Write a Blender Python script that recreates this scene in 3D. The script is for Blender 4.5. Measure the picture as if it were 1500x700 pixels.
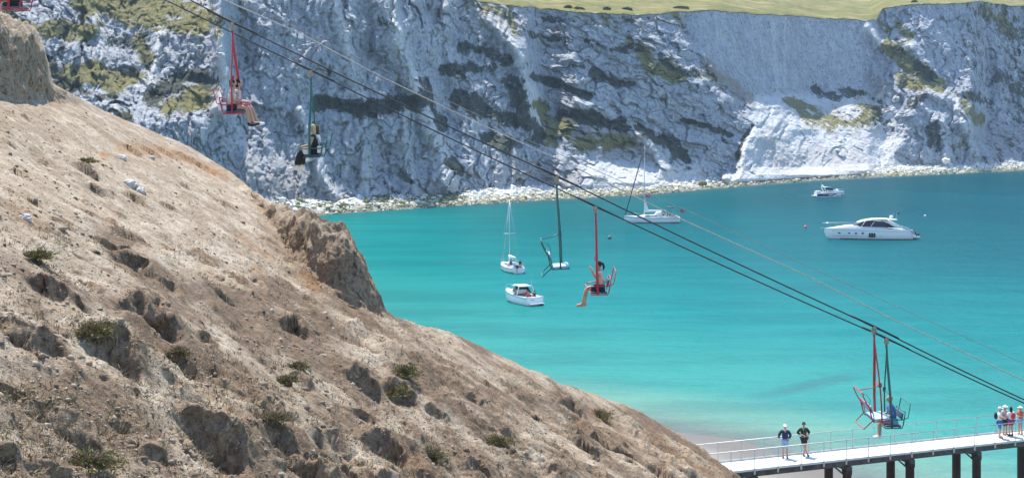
import bpy, bmesh, math, random
import numpy as np
from mathutils import Vector, Matrix

for o in list(bpy.data.objects):
    bpy.data.objects.remove(o)
scene = bpy.context.scene
R = math.radians

# ------------------------------------------------------------------ camera
EYE = 23.5                      # metres above the sea
FPX, CX, HY = 2083.0, 750.0, 164.0     # 50 mm lens on a 1500 x 700 frame, eye level row
cam_d = bpy.data.cameras.new('camera')
cam = bpy.data.objects.new('camera', cam_d)
scene.collection.objects.link(cam)
scene.camera = cam
cam.location = (0, 0, EYE)
cam.rotation_euler = (R(90), 0, 0)
cam_d.sensor_fit = 'HORIZONTAL'
cam_d.sensor_width = 36.0
cam_d.lens = 36.0 * FPX / 1500.0
cam_d.shift_y = (HY - 350.0) / 1500.0
cam_d.clip_start = 0.3
cam_d.clip_end = 20000

# ------------------------------------------------------------------ sky and sun
SUN_EL = R(61)
SUN_AZ = math.atan2(-0.38, 0.925)          # from +Y towards +X; sun stands beyond the cliffs, to the left
world = bpy.data.worlds.new('World')
scene.world = world
world.use_nodes = True
wn = world.node_tree.nodes
wl = world.node_tree.links
sky = wn.new('ShaderNodeTexSky')
sky.sky_type = 'NISHITA'
sky.sun_disc = False
sky.sun_elevation = SUN_EL
sky.sun_rotation = SUN_AZ
sky.air_density = 1.0
sky.dust_density = 0.2
sky.ozone_density = 3.0
bgn = wn['Background']
bgn.inputs['Strength'].default_value = 0.15
wl.new(sky.outputs[0], bgn.inputs['Color'])

sun_d = bpy.data.lights.new('sun', 'SUN')
sun_d.energy = 4.2
sun_d.angle = R(0.53)
sun_d.color = (1.0, 0.95, 0.87)
sun = bpy.data.objects.new('sun', sun_d)
scene.collection.objects.link(sun)
sdir = Vector((math.sin(SUN_AZ) * math.cos(SUN_EL), math.cos(SUN_AZ) * math.cos(SUN_EL), math.sin(SUN_EL)))
sun.rotation_euler = (-sdir).to_track_quat('-Z', 'Y').to_euler()
sun.location = (0, 0, 200)

vs = scene.view_settings
vs.view_transform = 'Standard'
vs.look = 'None'
vs.exposure = 1.0
vs.gamma = 1.0
vs.use_curve_mapping = False
scene.render.engine = 'CYCLES'
scene.cycles.max_bounces = 6
scene.cycles.diffuse_bounces = 3

# ------------------------------------------------------------------ noise
def _hash(ix, iy, iz, seed):
    h = (ix.astype(np.uint32) * np.uint32(374761393) + iy.astype(np.uint32) * np.uint32(668265263)
         + iz.astype(np.uint32) * np.uint32(2147483647) + np.uint32(seed * 974634777 & 0xffffffff))
    h = (h ^ (h >> np.uint32(13))) * np.uint32(1274126177)
    h = h ^ (h >> np.uint32(16))
    h = h * np.uint32(2246822519)
    return h ^ (h >> np.uint32(15))

def pnoise(x, y, z, seed=0):
    x, y, z = np.broadcast_arrays(np.asarray(x, float), np.asarray(y, float), np.asarray(z, float))
    fx, fy, fz = np.floor(x), np.floor(y), np.floor(z)
    ix, iy, iz = fx.astype(np.int64), fy.astype(np.int64), fz.astype(np.int64)
    x, y, z = x - fx, y - fy, z - fz
    u, v, w = x*x*x*(x*(x*6-15)+10), y*y*y*(y*(y*6-15)+10), z*z*z*(z*(z*6-15)+10)
    def g(dx, dy, dz):
        h = _hash(ix+dx, iy+dy, iz+dz, seed)
        gx = (h & np.uint32(1023)).astype(float)/511.5-1
        gy = ((h >> np.uint32(10)) & np.uint32(1023)).astype(float)/511.5-1
        gz = ((h >> np.uint32(20)) & np.uint32(1023)).astype(float)/511.5-1
        return gx*(x-dx)+gy*(y-dy)+gz*(z-dz)
    l = lambda a, b, t: a+(b-a)*t
    return l(l(l(g(0,0,0), g(1,0,0), u), l(g(0,1,0), g(1,1,0), u), v),
             l(l(g(0,0,1), g(1,0,1), u), l(g(0,1,1), g(1,1,1), u), v), w)*1.3

def fbm(x, y, z, octv=4, seed=0, gain=0.5, ridged=False):
    s = 0; a = 1.0; f = 1.0
    for i in range(octv):
        n = pnoise(np.asarray(x)*f, np.asarray(y)*f, np.asarray(z)*f, seed+i*7)
        s = s + a*((1-2*np.abs(n)) if ridged else n)
        a *= gain; f *= 2.03
    return s

def plates(u, v, seed):
    """tilted facets of a fractured face (cell offset, closeness to a crack)"""
    iu, iv = np.floor(u), np.floor(v)
    best = np.full(u.shape, 1e9); sec = np.full(u.shape, 1e9); val = np.zeros(u.shape)
    for du in (-1, 0, 1):
        for dv in (-1, 0, 1):
            a = (iu+du).astype(np.int64); b = (iv+dv).astype(np.int64)
            h = _hash(a, b, a*0, seed); h2 = _hash(a, b, a*0+1, seed)
            r1 = (h & np.uint32(1023))/1023.0; r2 = ((h >> np.uint32(10)) & np.uint32(1023))/1023.0; r3 = ((h >> np.uint32(20)) & np.uint32(1023))/1023.0
            t1 = (h2 & np.uint32(1023))/511.5-1; t2 = ((h2 >> np.uint32(10)) & np.uint32(1023))/511.5-1
            ou, ov = u-(iu+du+r1), v-(iv+dv+r2)
            d = ou*ou+ov*ov
            new = (r3*2-1)+1.3*(ou*t1+ov*t2)
            closer = d < best
            sec = np.where(closer, best, np.minimum(sec, d))
            val = np.where(closer, new, val); best = np.where(closer, d, best)
    return val, 1-sstep(0.02, 0.16, np.sqrt(sec)-np.sqrt(best))

def sstep(a, b, x):
    t = np.clip((x-a)/(b-a), 0, 1)
    return t*t*(3-2*t)

def seg_dist(px, py, pts):
    d = np.full(np.shape(px), 1e9)
    for (ax, ay), (bx, by) in zip(pts[:-1], pts[1:]):
        vx, vy = bx-ax, by-ay
        t = np.clip(((px-ax)*vx+(py-ay)*vy)/(vx*vx+vy*vy+1e-9), 0, 1)
        d = np.minimum(d, np.hypot(px-ax-t*vx, py-ay-t*vy))
    return d

# a bearing/elevation measured on the photograph at a known distance, as a point of the place
def at(px, py, Y):
    return Vector(((px-CX)/FPX*Y, Y, EYE-(py-HY)/FPX*Y))

# ------------------------------------------------------------------ helpers: objects
COL = scene.collection
def tag(o, label=None, cat=None, group=None, kind=None):
    if label: o['label'] = label
    if cat: o['category'] = cat
    if group: o['group'] = group
    if kind: o['kind'] = kind
    return o

def empty(name, loc=(0, 0, 0), rz=0.0):
    o = bpy.data.objects.new(name, None)
    o.empty_display_size = 0.3
    COL.objects.link(o)
    o.location = loc
    o.rotation_euler = (0, 0, rz)
    return o

def grid_mesh(name, P, mat, attrs=None, smooth=True):
    nr, nc = P.shape[:2]
    me = bpy.data.meshes.new(name)
    nv = nr*nc; nf = (nr-1)*(nc-1)
    me.vertices.add(nv)
    me.vertices.foreach_set('co', P.reshape(-1, 3).astype(np.float32).ravel())
    idx = np.arange(nv).reshape(nr, nc)
    q = np.stack([idx[:-1, :-1], idx[:-1, 1:], idx[1:, 1:], idx[1:, :-1]], -1).reshape(-1)
    me.loops.add(nf*4); me.polygons.add(nf)
    me.loops.foreach_set('vertex_index', q.astype(np.int32))
    me.polygons.foreach_set('loop_start', np.arange(0, nf*4, 4, dtype=np.int32))
    me.polygons.foreach_set('use_smooth', np.full(nf, smooth))
    me.update(calc_edges=True)
    for k, a in (attrs or {}).items():
        if a.ndim == 3:
            at_ = me.attributes.new(k, 'FLOAT_COLOR', 'POINT')
            at_.data.foreach_set('color', a.astype(np.float32).ravel())
        else:
            at_ = me.attributes.new(k, 'FLOAT', 'POINT')
            at_.data.foreach_set('value', a.astype(np.float32).ravel())
    me.materials.append(mat)
    o = bpy.data.objects.new(name, me)
    COL.objects.link(o)
    return o

class MB:
    """collects shapes into one mesh"""
    def __init__(self):
        self.v = []; self.f = []; self.m = []; self.smooth = []
    def add(self, vs, fs, mi=0, smooth=False):
        b = len(self.v)
        self.v += [tuple(p) for p in vs]
        self.f += [tuple(b+i for i in f) for f in fs]
        self.m += [mi]*len(fs); self.smooth += [smooth]*len(fs)
        return self
    def box(self, c, s, mi=0, rot=None):
        hx, hy, hz = s[0]/2, s[1]/2, s[2]/2
        vs = [Vector((x, y, z)) for z in (-hz, hz) for y in (-hy, hy) for x in (-hx, hx)]
        if rot: vs = [rot @ p for p in vs]
        c = Vector(c)
        return self.add([p+c for p in vs], [(0,2,3,1),(4,5,7,6),(0,1,5,4),(2,6,7,3),(0,4,6,2),(1,3,7,5)], mi)
    def tube(self, pts, r, n=8, mi=0, closed=False, cap=True):
        pts = [Vector(p) for p in pts]
        k = len(pts)
        rs = r if isinstance(r, (list, tuple)) else [r]*k
        rings = []; up = None
        for i, p in enumerate(pts):
            if closed: t = pts[(i+1) % k]-pts[i-1]
            else: t = pts[min(i+1, k-1)]-pts[max(i-1, 0)]
            t = t.normalized() if t.length > 1e-9 else Vector((0, 0, 1))
            if up is None:
                up = Vector((0, 0, 1)) if abs(t.z) < 0.9 else Vector((1, 0, 0))
            a = t.cross(up)
            if a.length < 1e-6: a = t.cross(Vector((0, 1, 0)))
            a.normalize(); b = a.cross(t).normalized(); up = b
            rings.append([p+a*math.cos(2*math.pi*j/n)*rs[i]+b*math.sin(2*math.pi*j/n)*rs[i] for j in range(n)])
        return self.loft(rings, mi, closed, cap, True)
    def loft(self, rings, mi=0, closed=False, cap=True, smooth=True, ring_open=False):
        n = len(rings[0]); k = len(rings)
        vs = [p for r_ in rings for p in r_]
        fs = []
        for i in range(k if closed else k-1):
            i2 = (i+1) % k
            for j in range(n-1 if ring_open else n):
                j2 = (j+1) % n
                fs.append((i*n+j, i*n+j2, i2*n+j2, i2*n+j))
        self.add(vs, fs, mi, smooth)
        if cap and not closed and not ring_open:
            self.add(rings[0], [tuple(range(n))[::-1]], mi)
            self.add(rings[-1], [tuple(range(n))], mi)
        return self
    def ell(self, c, r, mi=0, nu=12, nv=8, rot=None, v0=0.0, v1=1.0):
        c = Vector(c); vs = []
        for i in range(nv+1):
            th = math.pi*(v0+(v1-v0)*i/nv)
            for j in range(nu):
                ph = 2*math.pi*j/nu
                p = Vector((r[0]*math.sin(th)*math.cos(ph), r[1]*math.sin(th)*math.sin(ph), r[2]*math.cos(th)))
                if rot: p = rot @ p
                vs.append(c+p)
        fs = [(i*nu+j, (i+1)*nu+j, (i+1)*nu+(j+1) % nu, i*nu+(j+1) % nu) for i in range(nv) for j in range(nu)]
        return self.add(vs, fs, mi, True)
    def prism(self, poly, a, b, mi=0):
        """poly: list of 2D->3D points given by function pairs; a,b : lists of 3D points (same count)"""
        n = len(a)
        vs = list(a)+list(b)
        fs = [tuple(range(n))[::-1], tuple(range(n, 2*n))]+[(i, (i+1) % n, n+(i+1) % n, n+i) for i in range(n)]
        return self.add(vs, fs, mi)
    def build(self, name, mats, parent=None, label=None):
        me = bpy.data.meshes.new(name)
        me.from_pydata([tuple(p) for p in self.v], [], self.f)
        if not isinstance(mats, (list, tuple)): mats = [mats]
        for m in mats: me.materials.append(m)
        me.polygons.foreach_set('material_index', self.m)
        me.polygons.foreach_set('use_smooth', self.smooth)
        bm = bmesh.new(); bm.from_mesh(me)
        bmesh.ops.remove_doubles(bm, verts=bm.verts, dist=1e-5)
        bmesh.ops.recalc_face_normals(bm, faces=bm.faces)
        bm.to_mesh(me); bm.free()
        me.update()
        o = bpy.data.objects.new(name, me)
        COL.objects.link(o)
        if parent: o.parent = parent
        if label: o['label'] = label
        return o

# ------------------------------------------------------------------ helpers: materials
def new_mat(name):
    m = bpy.data.materials.new(name)
    m.use_nodes = True
    nt = m.node_tree
    return m, nt, nt.nodes['Principled BSDF']

class NT:
    def __init__(self, nt): self.nt = nt
    def n(self, t, **kw):
        nd = self.nt.nodes.new(t)
        for k, v in kw.items():
            if k in nd.inputs: nd.inputs[k].default_value = v
            else: setattr(nd, k, v)
        return nd
    def link(self, a, b): self.nt.links.new(a, b)
    def attr(self, name):
        nd = self.nt.nodes.new('ShaderNodeAttribute'); nd.attribute_name = name; return nd
    def pos(self):
        return self.nt.nodes.new('ShaderNodeNewGeometry').outputs['Position']
    def noise(self, vec, scale, detail=4, rough=0.55, dist=0.0):
        nd = self.nt.nodes.new('ShaderNodeTexNoise')
        nd.inputs['Scale'].default_value = scale; nd.inputs['Detail'].default_value = detail
        nd.inputs['Roughness'].default_value = rough; nd.inputs['Distortion'].default_value = dist
        if vec is not None: self.link(vec, nd.inputs['Vector'])
        return nd.outputs['Fac']
    def scale(self, vec, s):
        nd = self.nt.nodes.new('ShaderNodeMapping')
        nd.inputs['Scale'].default_value = s
        self.link(vec, nd.inputs['Vector'])
        return nd.outputs[0]
    def ramp(self, fac, stops):
        nd = self.nt.nodes.new('ShaderNodeValToRGB')
        e = nd.color_ramp.elements
        while len(e) < len(stops): e.new(0.5)
        for i, (p, c) in enumerate(stops):
            e[i].position = p
            e[i].color = (c, c, c, 1) if isinstance(c, (int, float)) else (*c, 1)
        self.link(fac, nd.inputs['Fac'])
        return nd.outputs['Color']
    def mix(self, fac, a, b, mode='MIX'):
        nd = self.nt.nodes.new('ShaderNodeMix'); nd.data_type = 'RGBA'; nd.blend_type = mode
        for i_, val in ((0, fac), (6, a), (7, b)):
            sock = nd.inputs[i_]
            if hasattr(val, 'links'): self.link(val, sock)
            elif isinstance(val, (int, float)): sock.default_value = val if i_ == 0 else (val, val, val, 1)
            else: sock.default_value = (*val, 1)
        return nd.outputs[2]
    def math(self, op, a, b=0.0, clamp=False):
        nd = self.nt.nodes.new('ShaderNodeMath'); nd.operation = op; nd.use_clamp = clamp
        for sock, val in ((nd.inputs[0], a), (nd.inputs[1], b)):
            if hasattr(val, 'links'): self.link(val, sock)
            else: sock.default_value = val
        return nd.outputs[0]
    def bump(self, h, strength, dist, prev=None):
        nd = self.nt.nodes.new('ShaderNodeBump')
        nd.inputs['Strength'].default_value = strength; nd.inputs['Distance'].default_value = dist
        self.link(h, nd.inputs['Height'])
        if prev is not None: self.link(prev, nd.inputs['Normal'])
        return nd.outputs[0]

MATS = {}
def simple(name, col, rough=0.5, metal=0.0, var=0.12, scale=6.0, bump=0.0, spec=None):
    if name in MATS: return MATS[name]
    m, nt, b = new_mat(name)
    t = NT(nt)
    co = nt.nodes.new('ShaderNodeTexCoord').outputs['Object']
    f = t.noise(co, scale, 4)
    dark = tuple(c*(1-var) for c in col); lite = tuple(min(1, c*(1+var)) for c in col)
    t.link(t.ramp(f, [(0.3, dark), (0.7, lite)]), b.inputs['Base Color'])
    b.inputs['Roughness'].default_value = rough
    b.inputs['Metallic'].default_value = metal
    if spec is not None: b.inputs['Specular IOR Level'].default_value = spec
    if bump:
        t.link(t.bump(t.noise(co, scale*6, 3), bump, 0.01), b.inputs['Normal'])
    MATS[name] = m
    return m

# ================================================================== CLIFF
def mat_cliff():
    m, nt, b = new_mat('chalk'); t = NT(nt)
    P = t.pos()
    paint = t.attr('paint'); sep = nt.nodes.new('ShaderNodeSeparateColor'); t.link(paint.outputs['Color'], sep.inputs[0])
    veg, grass, soil = sep.outputs[0], sep.outputs[1], sep.outputs[2]
    clean_sunlit = t.attr('clean_sunlit').outputs['Fac']  # whitening mask: clean chalk, plus sunlight painted on ridge edges and scree
    n1 = t.noise(P, 0.09, 5, 0.6)
    n2 = t.noise(P, 0.5, 5, 0.65)
    n3 = t.noise(t.scale(P, (1, 1, 0.18)), 0.55, 6, 0.72)
    col = t.ramp(n1, [(0.30, (0.40, 0.43, 0.485)), (0.52, (0.51, 0.54, 0.595)), (0.75, (0.65, 0.675, 0.71))])  # blue cast of skylit shade is tinted into the chalk colour
    col = t.mix(t.ramp(n3, [(0.47, 0.0), (0.62, 0.85)]), col, (0.72, 0.72, 0.71))
    col = t.mix(t.ramp(n2, [(0.30, 0.75), (0.45, 0.0)]), col, (0.27, 0.28, 0.285))
    col = t.mix(t.math('MULTIPLY', t.ramp(n3, [(0.34, 0.45), (0.52, 1.0)]), clean_sunlit, True), col, (0.86, 0.855, 0.83))
    col = t.mix(t.math('MULTIPLY', soil, t.ramp(n2, [(0.3, 0.5), (0.6, 1.0)])), col, (0.40, 0.31, 0.235))
    n6 = t.noise(P, 1.0, 3, 0.6)
    col = t.mix(t.math('MULTIPLY', t.ramp(n6, [(0.36, 0.75), (0.46, 0.0)]), t.math('SUBTRACT', 1.0, clean_sunlit)), col, (0.25, 0.26, 0.27))
    n4 = t.noise(P, 1.3, 4, 0.7)
    gcol = t.ramp(n4, [(0.3, (0.14, 0.135, 0.035)), (0.55, (0.28, 0.25, 0.075)), (0.75, (0.40, 0.33, 0.14))])
    n5 = t.noise(P, 0.22, 5, 0.68)
    def edge(mask, k=0.74, lo=0.30, hi=0.50):
        s = t.math('ADD', t.math('MULTIPLY', mask, k), t.math('MULTIPLY', t.math('SUBTRACT', n2, 0.5), 1.5))
        s = t.math('ADD', s, t.math('MULTIPLY', t.math('SUBTRACT', n5, 0.5), 1.5))
        s = t.math('ADD', s, t.math('MULTIPLY', t.math('SUBTRACT', n4, 0.5), 0.7))
        s = t.math('MULTIPLY', s, t.math('GREATER_THAN', mask, 0.02))
        return t.ramp(s, [(lo, 0.0), (hi, 0.92)])
    col = t.mix(edge(grass, 0.92), col, gcol)
    vcol = t.ramp(n4, [(0.3, (0.040, 0.047, 0.032)), (0.6, (0.075, 0.085, 0.05)), (0.8, (0.13, 0.135, 0.075))])
    col = t.mix(edge(veg), col, vcol)
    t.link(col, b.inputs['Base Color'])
    b.inputs['Roughness'].default_value = 0.95
    b.inputs['Specular IOR Level'].default_value = 0.15
    h = t.math('ADD', t.math('MULTIPLY', t.noise(P, 0.45, 6, 0.7), 1.0), t.math('MULTIPLY', t.noise(P, 2.2, 4, 0.7), 0.25))
    t.link(t.bump(h, 1.0, 2.5), b.inputs['Normal'])
    return m

def interp_table(px, py, keys):
    xs = sorted(keys)
    cols = []
    for x in xs:
        k = sorted(keys[x])
        cols.append(np.interp(py, [a for a, _ in k], [c for _, c in k]))
    out = np.zeros_like(py)
    for i in range(len(xs)-1):
        a, c = xs[i], xs[i+1]
        msk = (px >= a) & (px <= c)
        t = sstep(0, 1, (px-a)/(c-a))
        out = np.where(msk, cols[i]*(1-t)+cols[i+1]*t, out)
    return out

WATERLINE = ([-80, 200, 415, 700, 960, 1200, 1500, 1620], [252, 285, 314, 360, 404, 484, 569, 600])
def Ywater(px): return np.interp(px, *WATERLINE)
def Yfoot(px): return Ywater(px)+np.interp(px, [0, 420, 700, 900, 1100, 1330, 1420, 1500], [10, 12, 14, 22, 26, 22, 10, 14])
TOPROW = ([-80, 560, 640, 680, 700, 750, 860, 930, 1000, 1040, 1150, 1270, 1284, 1292, 1340, 1400, 1440, 1500, 1620],
          [-115, -110, -60, -10, 2, 8, 18, 22, 17, 15, 23, 30, 29, 12, 6, 5, 3, 10, 14])
DEPTH = {
 -80: [(300, 0), (0, 55), (-110, 75)],
 60: [(300, 0), (200, 22), (0, 62), (-110, 90)],
 180: [(300, 0), (180, 22), (100, 48), (0, 72), (-110, 95)],
 300: [(300, 0), (180, 12), (110, 30), (95, 34), (50, 38), (0, 62), (-110, 85)],
 325: [(300, 0), (180, 14), (0, 34), (-110, 55)],
 350: [(300, 0), (180, 24), (0, 44), (-110, 62)],
 400: [(300, 0), (180, 22), (0, 42), (-110, 60)],
 500: [(300, 0), (150, 17), (0, 33), (-110, 52)],
 600: [(290, 0), (150, 12), (0, 28), (-110, 50)],
 650: [(285, 0), (265, 0), (150, 20), (0, 42), (-110, 60)],
 700: [(280, 0), (150, 24), (0, 47), (-110, 60)],
 765: [(278, 0), (170, 14), (60, 32), (0, 48)],
 800: [(275, 0), (230, 8), (170, 34), (100, 42), (10, 56)],
 850: [(272, -8), (225, 10), (200, 14), (150, 22), (15, 42)],
 950: [(268, -10), (235, 10), (180, 18), (110, 26), (17, 40)],
 1040: [(262, -4), (240, 2), (100, 22), (75, 30), (17, 48)],
 1092: [(258, -4), (180, 12), (130, 30), (17, 54)],
 1112: [(262, -18), (250, -13), (200, 2), (140, 33), (17, 55)],
 1200: [(256, -18), (245, -6), (190, 18), (130, 57), (20, 70)],
 1268: [(250, -16), (240, -5), (150, 38), (120, 50), (30, 61)],
 1295: [(242, 0), (200, 22), (100, 42), (20, 62)],
 1340: [(240, 0), (180, 10), (100, 32), (10, 58)],
 1420: [(238, 0), (180, 8), (100, 38), (10, 64)],
 1450: [(236, 0), (180, 36), (90, 60), (10, 78)],
 1620: [(233, 0), (150, 42), (10, 78)],
}
RIDGES = [  # polyline, half width px, metres out, white streak for clean chalk and painted sunlit edge
 ([(318, -60), (319, 10), (322, 60), (331, 125), (318, 160)], 9, 7.0, 0.9),
 ([(488, -60), (494, 9), (514, 82), (530, 142)], 12, 5.0, 0.8),
 ([(565, -60), (571, 9), (587, 69), (615, 133), (642, 206), (656, 270)], 14, 7.0, 0.9),
 ([(715, 23), (761, 78), (780, 151), (793, 186)], 12, 7.0, 0.9),
 ([(655, 10), (640, 70), (690, 130), (690, 240)], 16, 3.5, 0.5),
 ([(440, 160), (455, 210), (468, 250), (490, 290)], 8, 3.5, 0.6),
 ([(345, 150), (350, 210), (372, 260)], 10, 2.5, 0.5),
 ([(140, 25), (147, 60), (150, 105)], 8, 4.0, 0.7),
 ([(232, 50), (228, 85), (222, 125)], 8, 4.0, 0.8),
 ([(30, 20), (50, 60)], 8, 3.0, 0.6),
 ([(848, 150), (880, 160), (940, 195), (985, 225)], 10, 3.0, 0.3),
 ([(1033, 92), (1065, 115), (1102, 148), (1104, 180), (1082, 222), (1066, 256)], 8, 0.8, 0.0),
 ([(940, 196), (950, 215), (975, 245)], 9, 5.0, 0.8),
 ([(878, 212), (872, 260)], 12, 3.0, 0.5),
 ([(1272, 40), (1290, 65), (1340, 70), (1356, 95)], 7, 4.0, 0.7),
 ([(1355, 135), (1400, 150), (1418, 190), (1428, 225)], 8, 5.0, 0.6),
 ([(1300, 165), (1318, 215)], 8, 2.5, 0.5),
 ([(1345, 150), (1380, 175), (1388, 225)], 9, 3.0, 0.5),
 ([(1050, 16), (1052, 130)], 4, 0.8, 0.25), ([(1132, 22), (1138, 128)], 4, 0.8, 0.35), ([(1150, 22), (1150, 128)], 3, 0.6, 0.35),
 ([(415, -30), (430, 60), (440, 120)], 14, 2.0, 0.25), ([(590, 160), (600, 240), (610, 290)], 9, 2.5, 0.45),
 ([(530, 180), (535, 250), (540, 295)], 9, 2.0, 0.35), ([(730, 220), (735, 285)], 12, 3.0, 0.35), ([(820, 240), (815, 280)], 10, 3.5, 0.4),
]
GULLY = [
 ([(355, 60), (372, 120), (400, 190), (430, 260)], 12, 2.0), ([(535, 0), (545, 80), (600, 150)], 8, 3.0), ([(625, 0), (650, 90), (660, 180)], 9, 3.0),
 ([(782, 112), (832, 130), (860, 142)], 6, 3.0), ([(823, 169), (887, 178), (933, 187), (970, 206), (1006, 236)], 8, 3.5),
 ([(869, 105), (901, 123), (928, 123)], 5, 2.5), ([(999, 176), (1033, 185), (1070, 199)], 4, 2.5),
 ([(742, 170), (775, 205)], 10, 4.0), ([(1102, 185), (1085, 222), (1068, 256)], 3, 3.0), ([(465, 150), (520, 160), (615, 150)], 8, 2.5),
 ([(250, 112), (308, 122)], 8, 3.0), ([(1290, 40), (1300, 90), (1275, 140)], 6, 2.5), ([(1440, 30), (1450, 120), (1440, 200)], 10, 5.0),
]
VEG = [
 ([(465, 150), (520, 158), (560, 158), (615, 148)], 10, 1), ([(651, 105), (720, 98)], 7, .8), ([(683, 68), (743, 87)], 8, .75),
 ([(619, 119), (647, 183)], 7, .8), ([(674, 142), (720, 165), (793, 190), (780, 205)], 11, .95), ([(715, 201), (747, 219)], 8, .8),
 ([(752, 120), (759, 151), (777, 201)], 10, .8), ([(780, 112), (832, 128), (860, 140)], 5, .9), ([(823, 169), (887, 178), (933, 187), (970, 206), (1006, 233)], 8, .95),
 ([(869, 105), (901, 123), (928, 123)], 5, .9), ([(999, 176), (1033, 185), (1070, 199)], 4, 1), ([(969, 82), (1006, 105), (1043, 114)], 6, .8),
 ([(777, 50), (818, 59)], 5, .7), ([(832, 96), (855, 98)], 4, .7), ([(1079, 224), (1102, 183)], 2.5, .8),
 ([(1192, 132), (1220, 140), (1260, 136)], 6, .8), ([(1368, 188), (1372, 216)], 9, .85), ([(1348, 98), (1360, 112)], 7, 1),
 ([(1416, 140), (1448, 152)], 8, .85), ([(1468, 116), (1496, 136)], 12, .75), ([(1336, 152), (1356, 140)], 6, .8), ([(1455, 20), (1490, 60), (1500, 190)], 40, .40),
 ([(1430, 20), (1440, 110)], 22, .36), ([(256, 114), (297, 112), (308, 122)], 8, 1), ([(223, 149), (256, 126)], 11, .95), ([(74, 93), (89, 123)], 9, .8),
 ([(108, 126), (149, 145)], 6, .8), ([(160, 60), (200, 62)], 10, .5), ([(90, 30), (92, 70)], 7, .6), ([(165, 145), (185, 170)], 8, .8), ([(210, 45), (215, 95)], 6, .7),
 ([(640, 15), (650, 40)], 4, .6), ([(800, 30), (950, 26)], 4, .45), ([(860, 60), (880, 75)], 5, .5), ([(690, 20), (700, 60)], 4, .4), ([(560, 30), (568, 36)], 5, .6),
 ([(470, 90), (480, 105)], 7, .6), ([(520, 100), (535, 130)], 6, .4), ([(400, 305), (440, 300), (560, 296), (670, 284)], 5, .6), ([(595, 262), (605, 268)], 3, .7), ([(660, 240), (672, 250)], 6, .8),
 ([(1316, 60), (1320, 75)], 6, .6), ([(1285, 150), (1300, 185)], 10, .45), ([(1205, 14), (1268, 34)], 2, .3), ([(985, 235), (1010, 245)], 6, .6), ([(900, 75), (940, 70)], 5, .5), ([(0, 12), (20, 30)], 16, .75), ([(1010, 130), (1030, 140)], 4, .4),
]
GRASS = [
 ([(130, 4), (230, 18), (306, 30)], 20, .9), ([(205, 60), (215, 85)], 9, .9), ([(72, 42), (130, 50)], 11, .95), ([(100, 112), (140, 108)], 15, 1), ([(160, 118), (195, 112)], 13, 1),
 ([(165, 160), (180, 168)], 11, .8), ([(245, 155), (292, 140)], 11, .9), ([(20, 25), (40, 38)], 10, .7), ([(791, 155), (809, 206)], 9, 1), ([(820, 180), (841, 208), (887, 206), (930, 210)], 9, .95),
 ([(942, 69), (956, 100), (997, 114)], 8, .8), ([(878, 23), (900, 41)], 6, .7), ([(1300, 68), (1340, 104), (1376, 128)], 9, 1), ([(1320, 116), (1348, 128)], 8, .9), ([(1316, 40), (1332, 52)], 6, .8),
 ([(1416, 150), (1432, 172)], 8, .9), ([(1464, 28), (1474, 48)], 9, .9), ([(1440, 15), (1455, 25)], 7, .7), ([(1150, 147), (1190, 160)], 5, .9), ([(1180, 168), (1215, 180), (1262, 180), (1275, 160)], 10, .62),
 ([(745, 10), (755, 50)], 6, .6), ([(690, 8), (740, 20)], 6, .6), ([(1285, 30), (1300, 45)], 5, .6), ([(990, 20), (1000, 40)], 5, .6), ([(1395, 215), (1418, 210)], 3, .5), ([(920, 60), (940, 80)], 5, .6),
]
SOIL = [
 ([(1035, 95), (1097, 145)], 8, .9), ([(1170, 228), (1260, 238)], 15, .3), ([(405, 262), (470, 300)], 22, .55), ([(560, 285), (620, 285)], 12, .3), ([(760, 250), (830, 260)], 14, .4), ([(841, 195), (930, 215)], 14, .45),
 ([(1265, 165), (1290, 130)], 12, .6), ([(1460, 200), (1500, 210)], 25, .4), ([(1180, 170), (1270, 180)], 14, .35), ([(230, 140), (300, 140)], 12, .4), ([(860, 30), (1000, 30)], 8, .35), ([(1130, 210), (1150, 245)], 14, .35),
 ([(680, 10), (770, 40)], 12, .35), ([(360, 250), (400, 300)], 20, .4),
]
def paint_mask(px, py, lst, wob):
    out = np.zeros_like(px)
    for pts, hw, s in lst:
        xs = [p[0] for p in pts]; ys = [p[1] for p in pts]
        m = (px > min(xs)-3*hw-10) & (px < max(xs)+3*hw+10) & (py > min(ys)-3*hw-10) & (py < max(ys)+3*hw+10)
        if not m.any(): continue
        d = seg_dist(px[m], py[m], pts)+wob[m]*hw*1.3
        out[m] = np.maximum(out[m], s*1.0*(1-sstep(hw*0.3, hw*2.0, d)))
    return out

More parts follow.
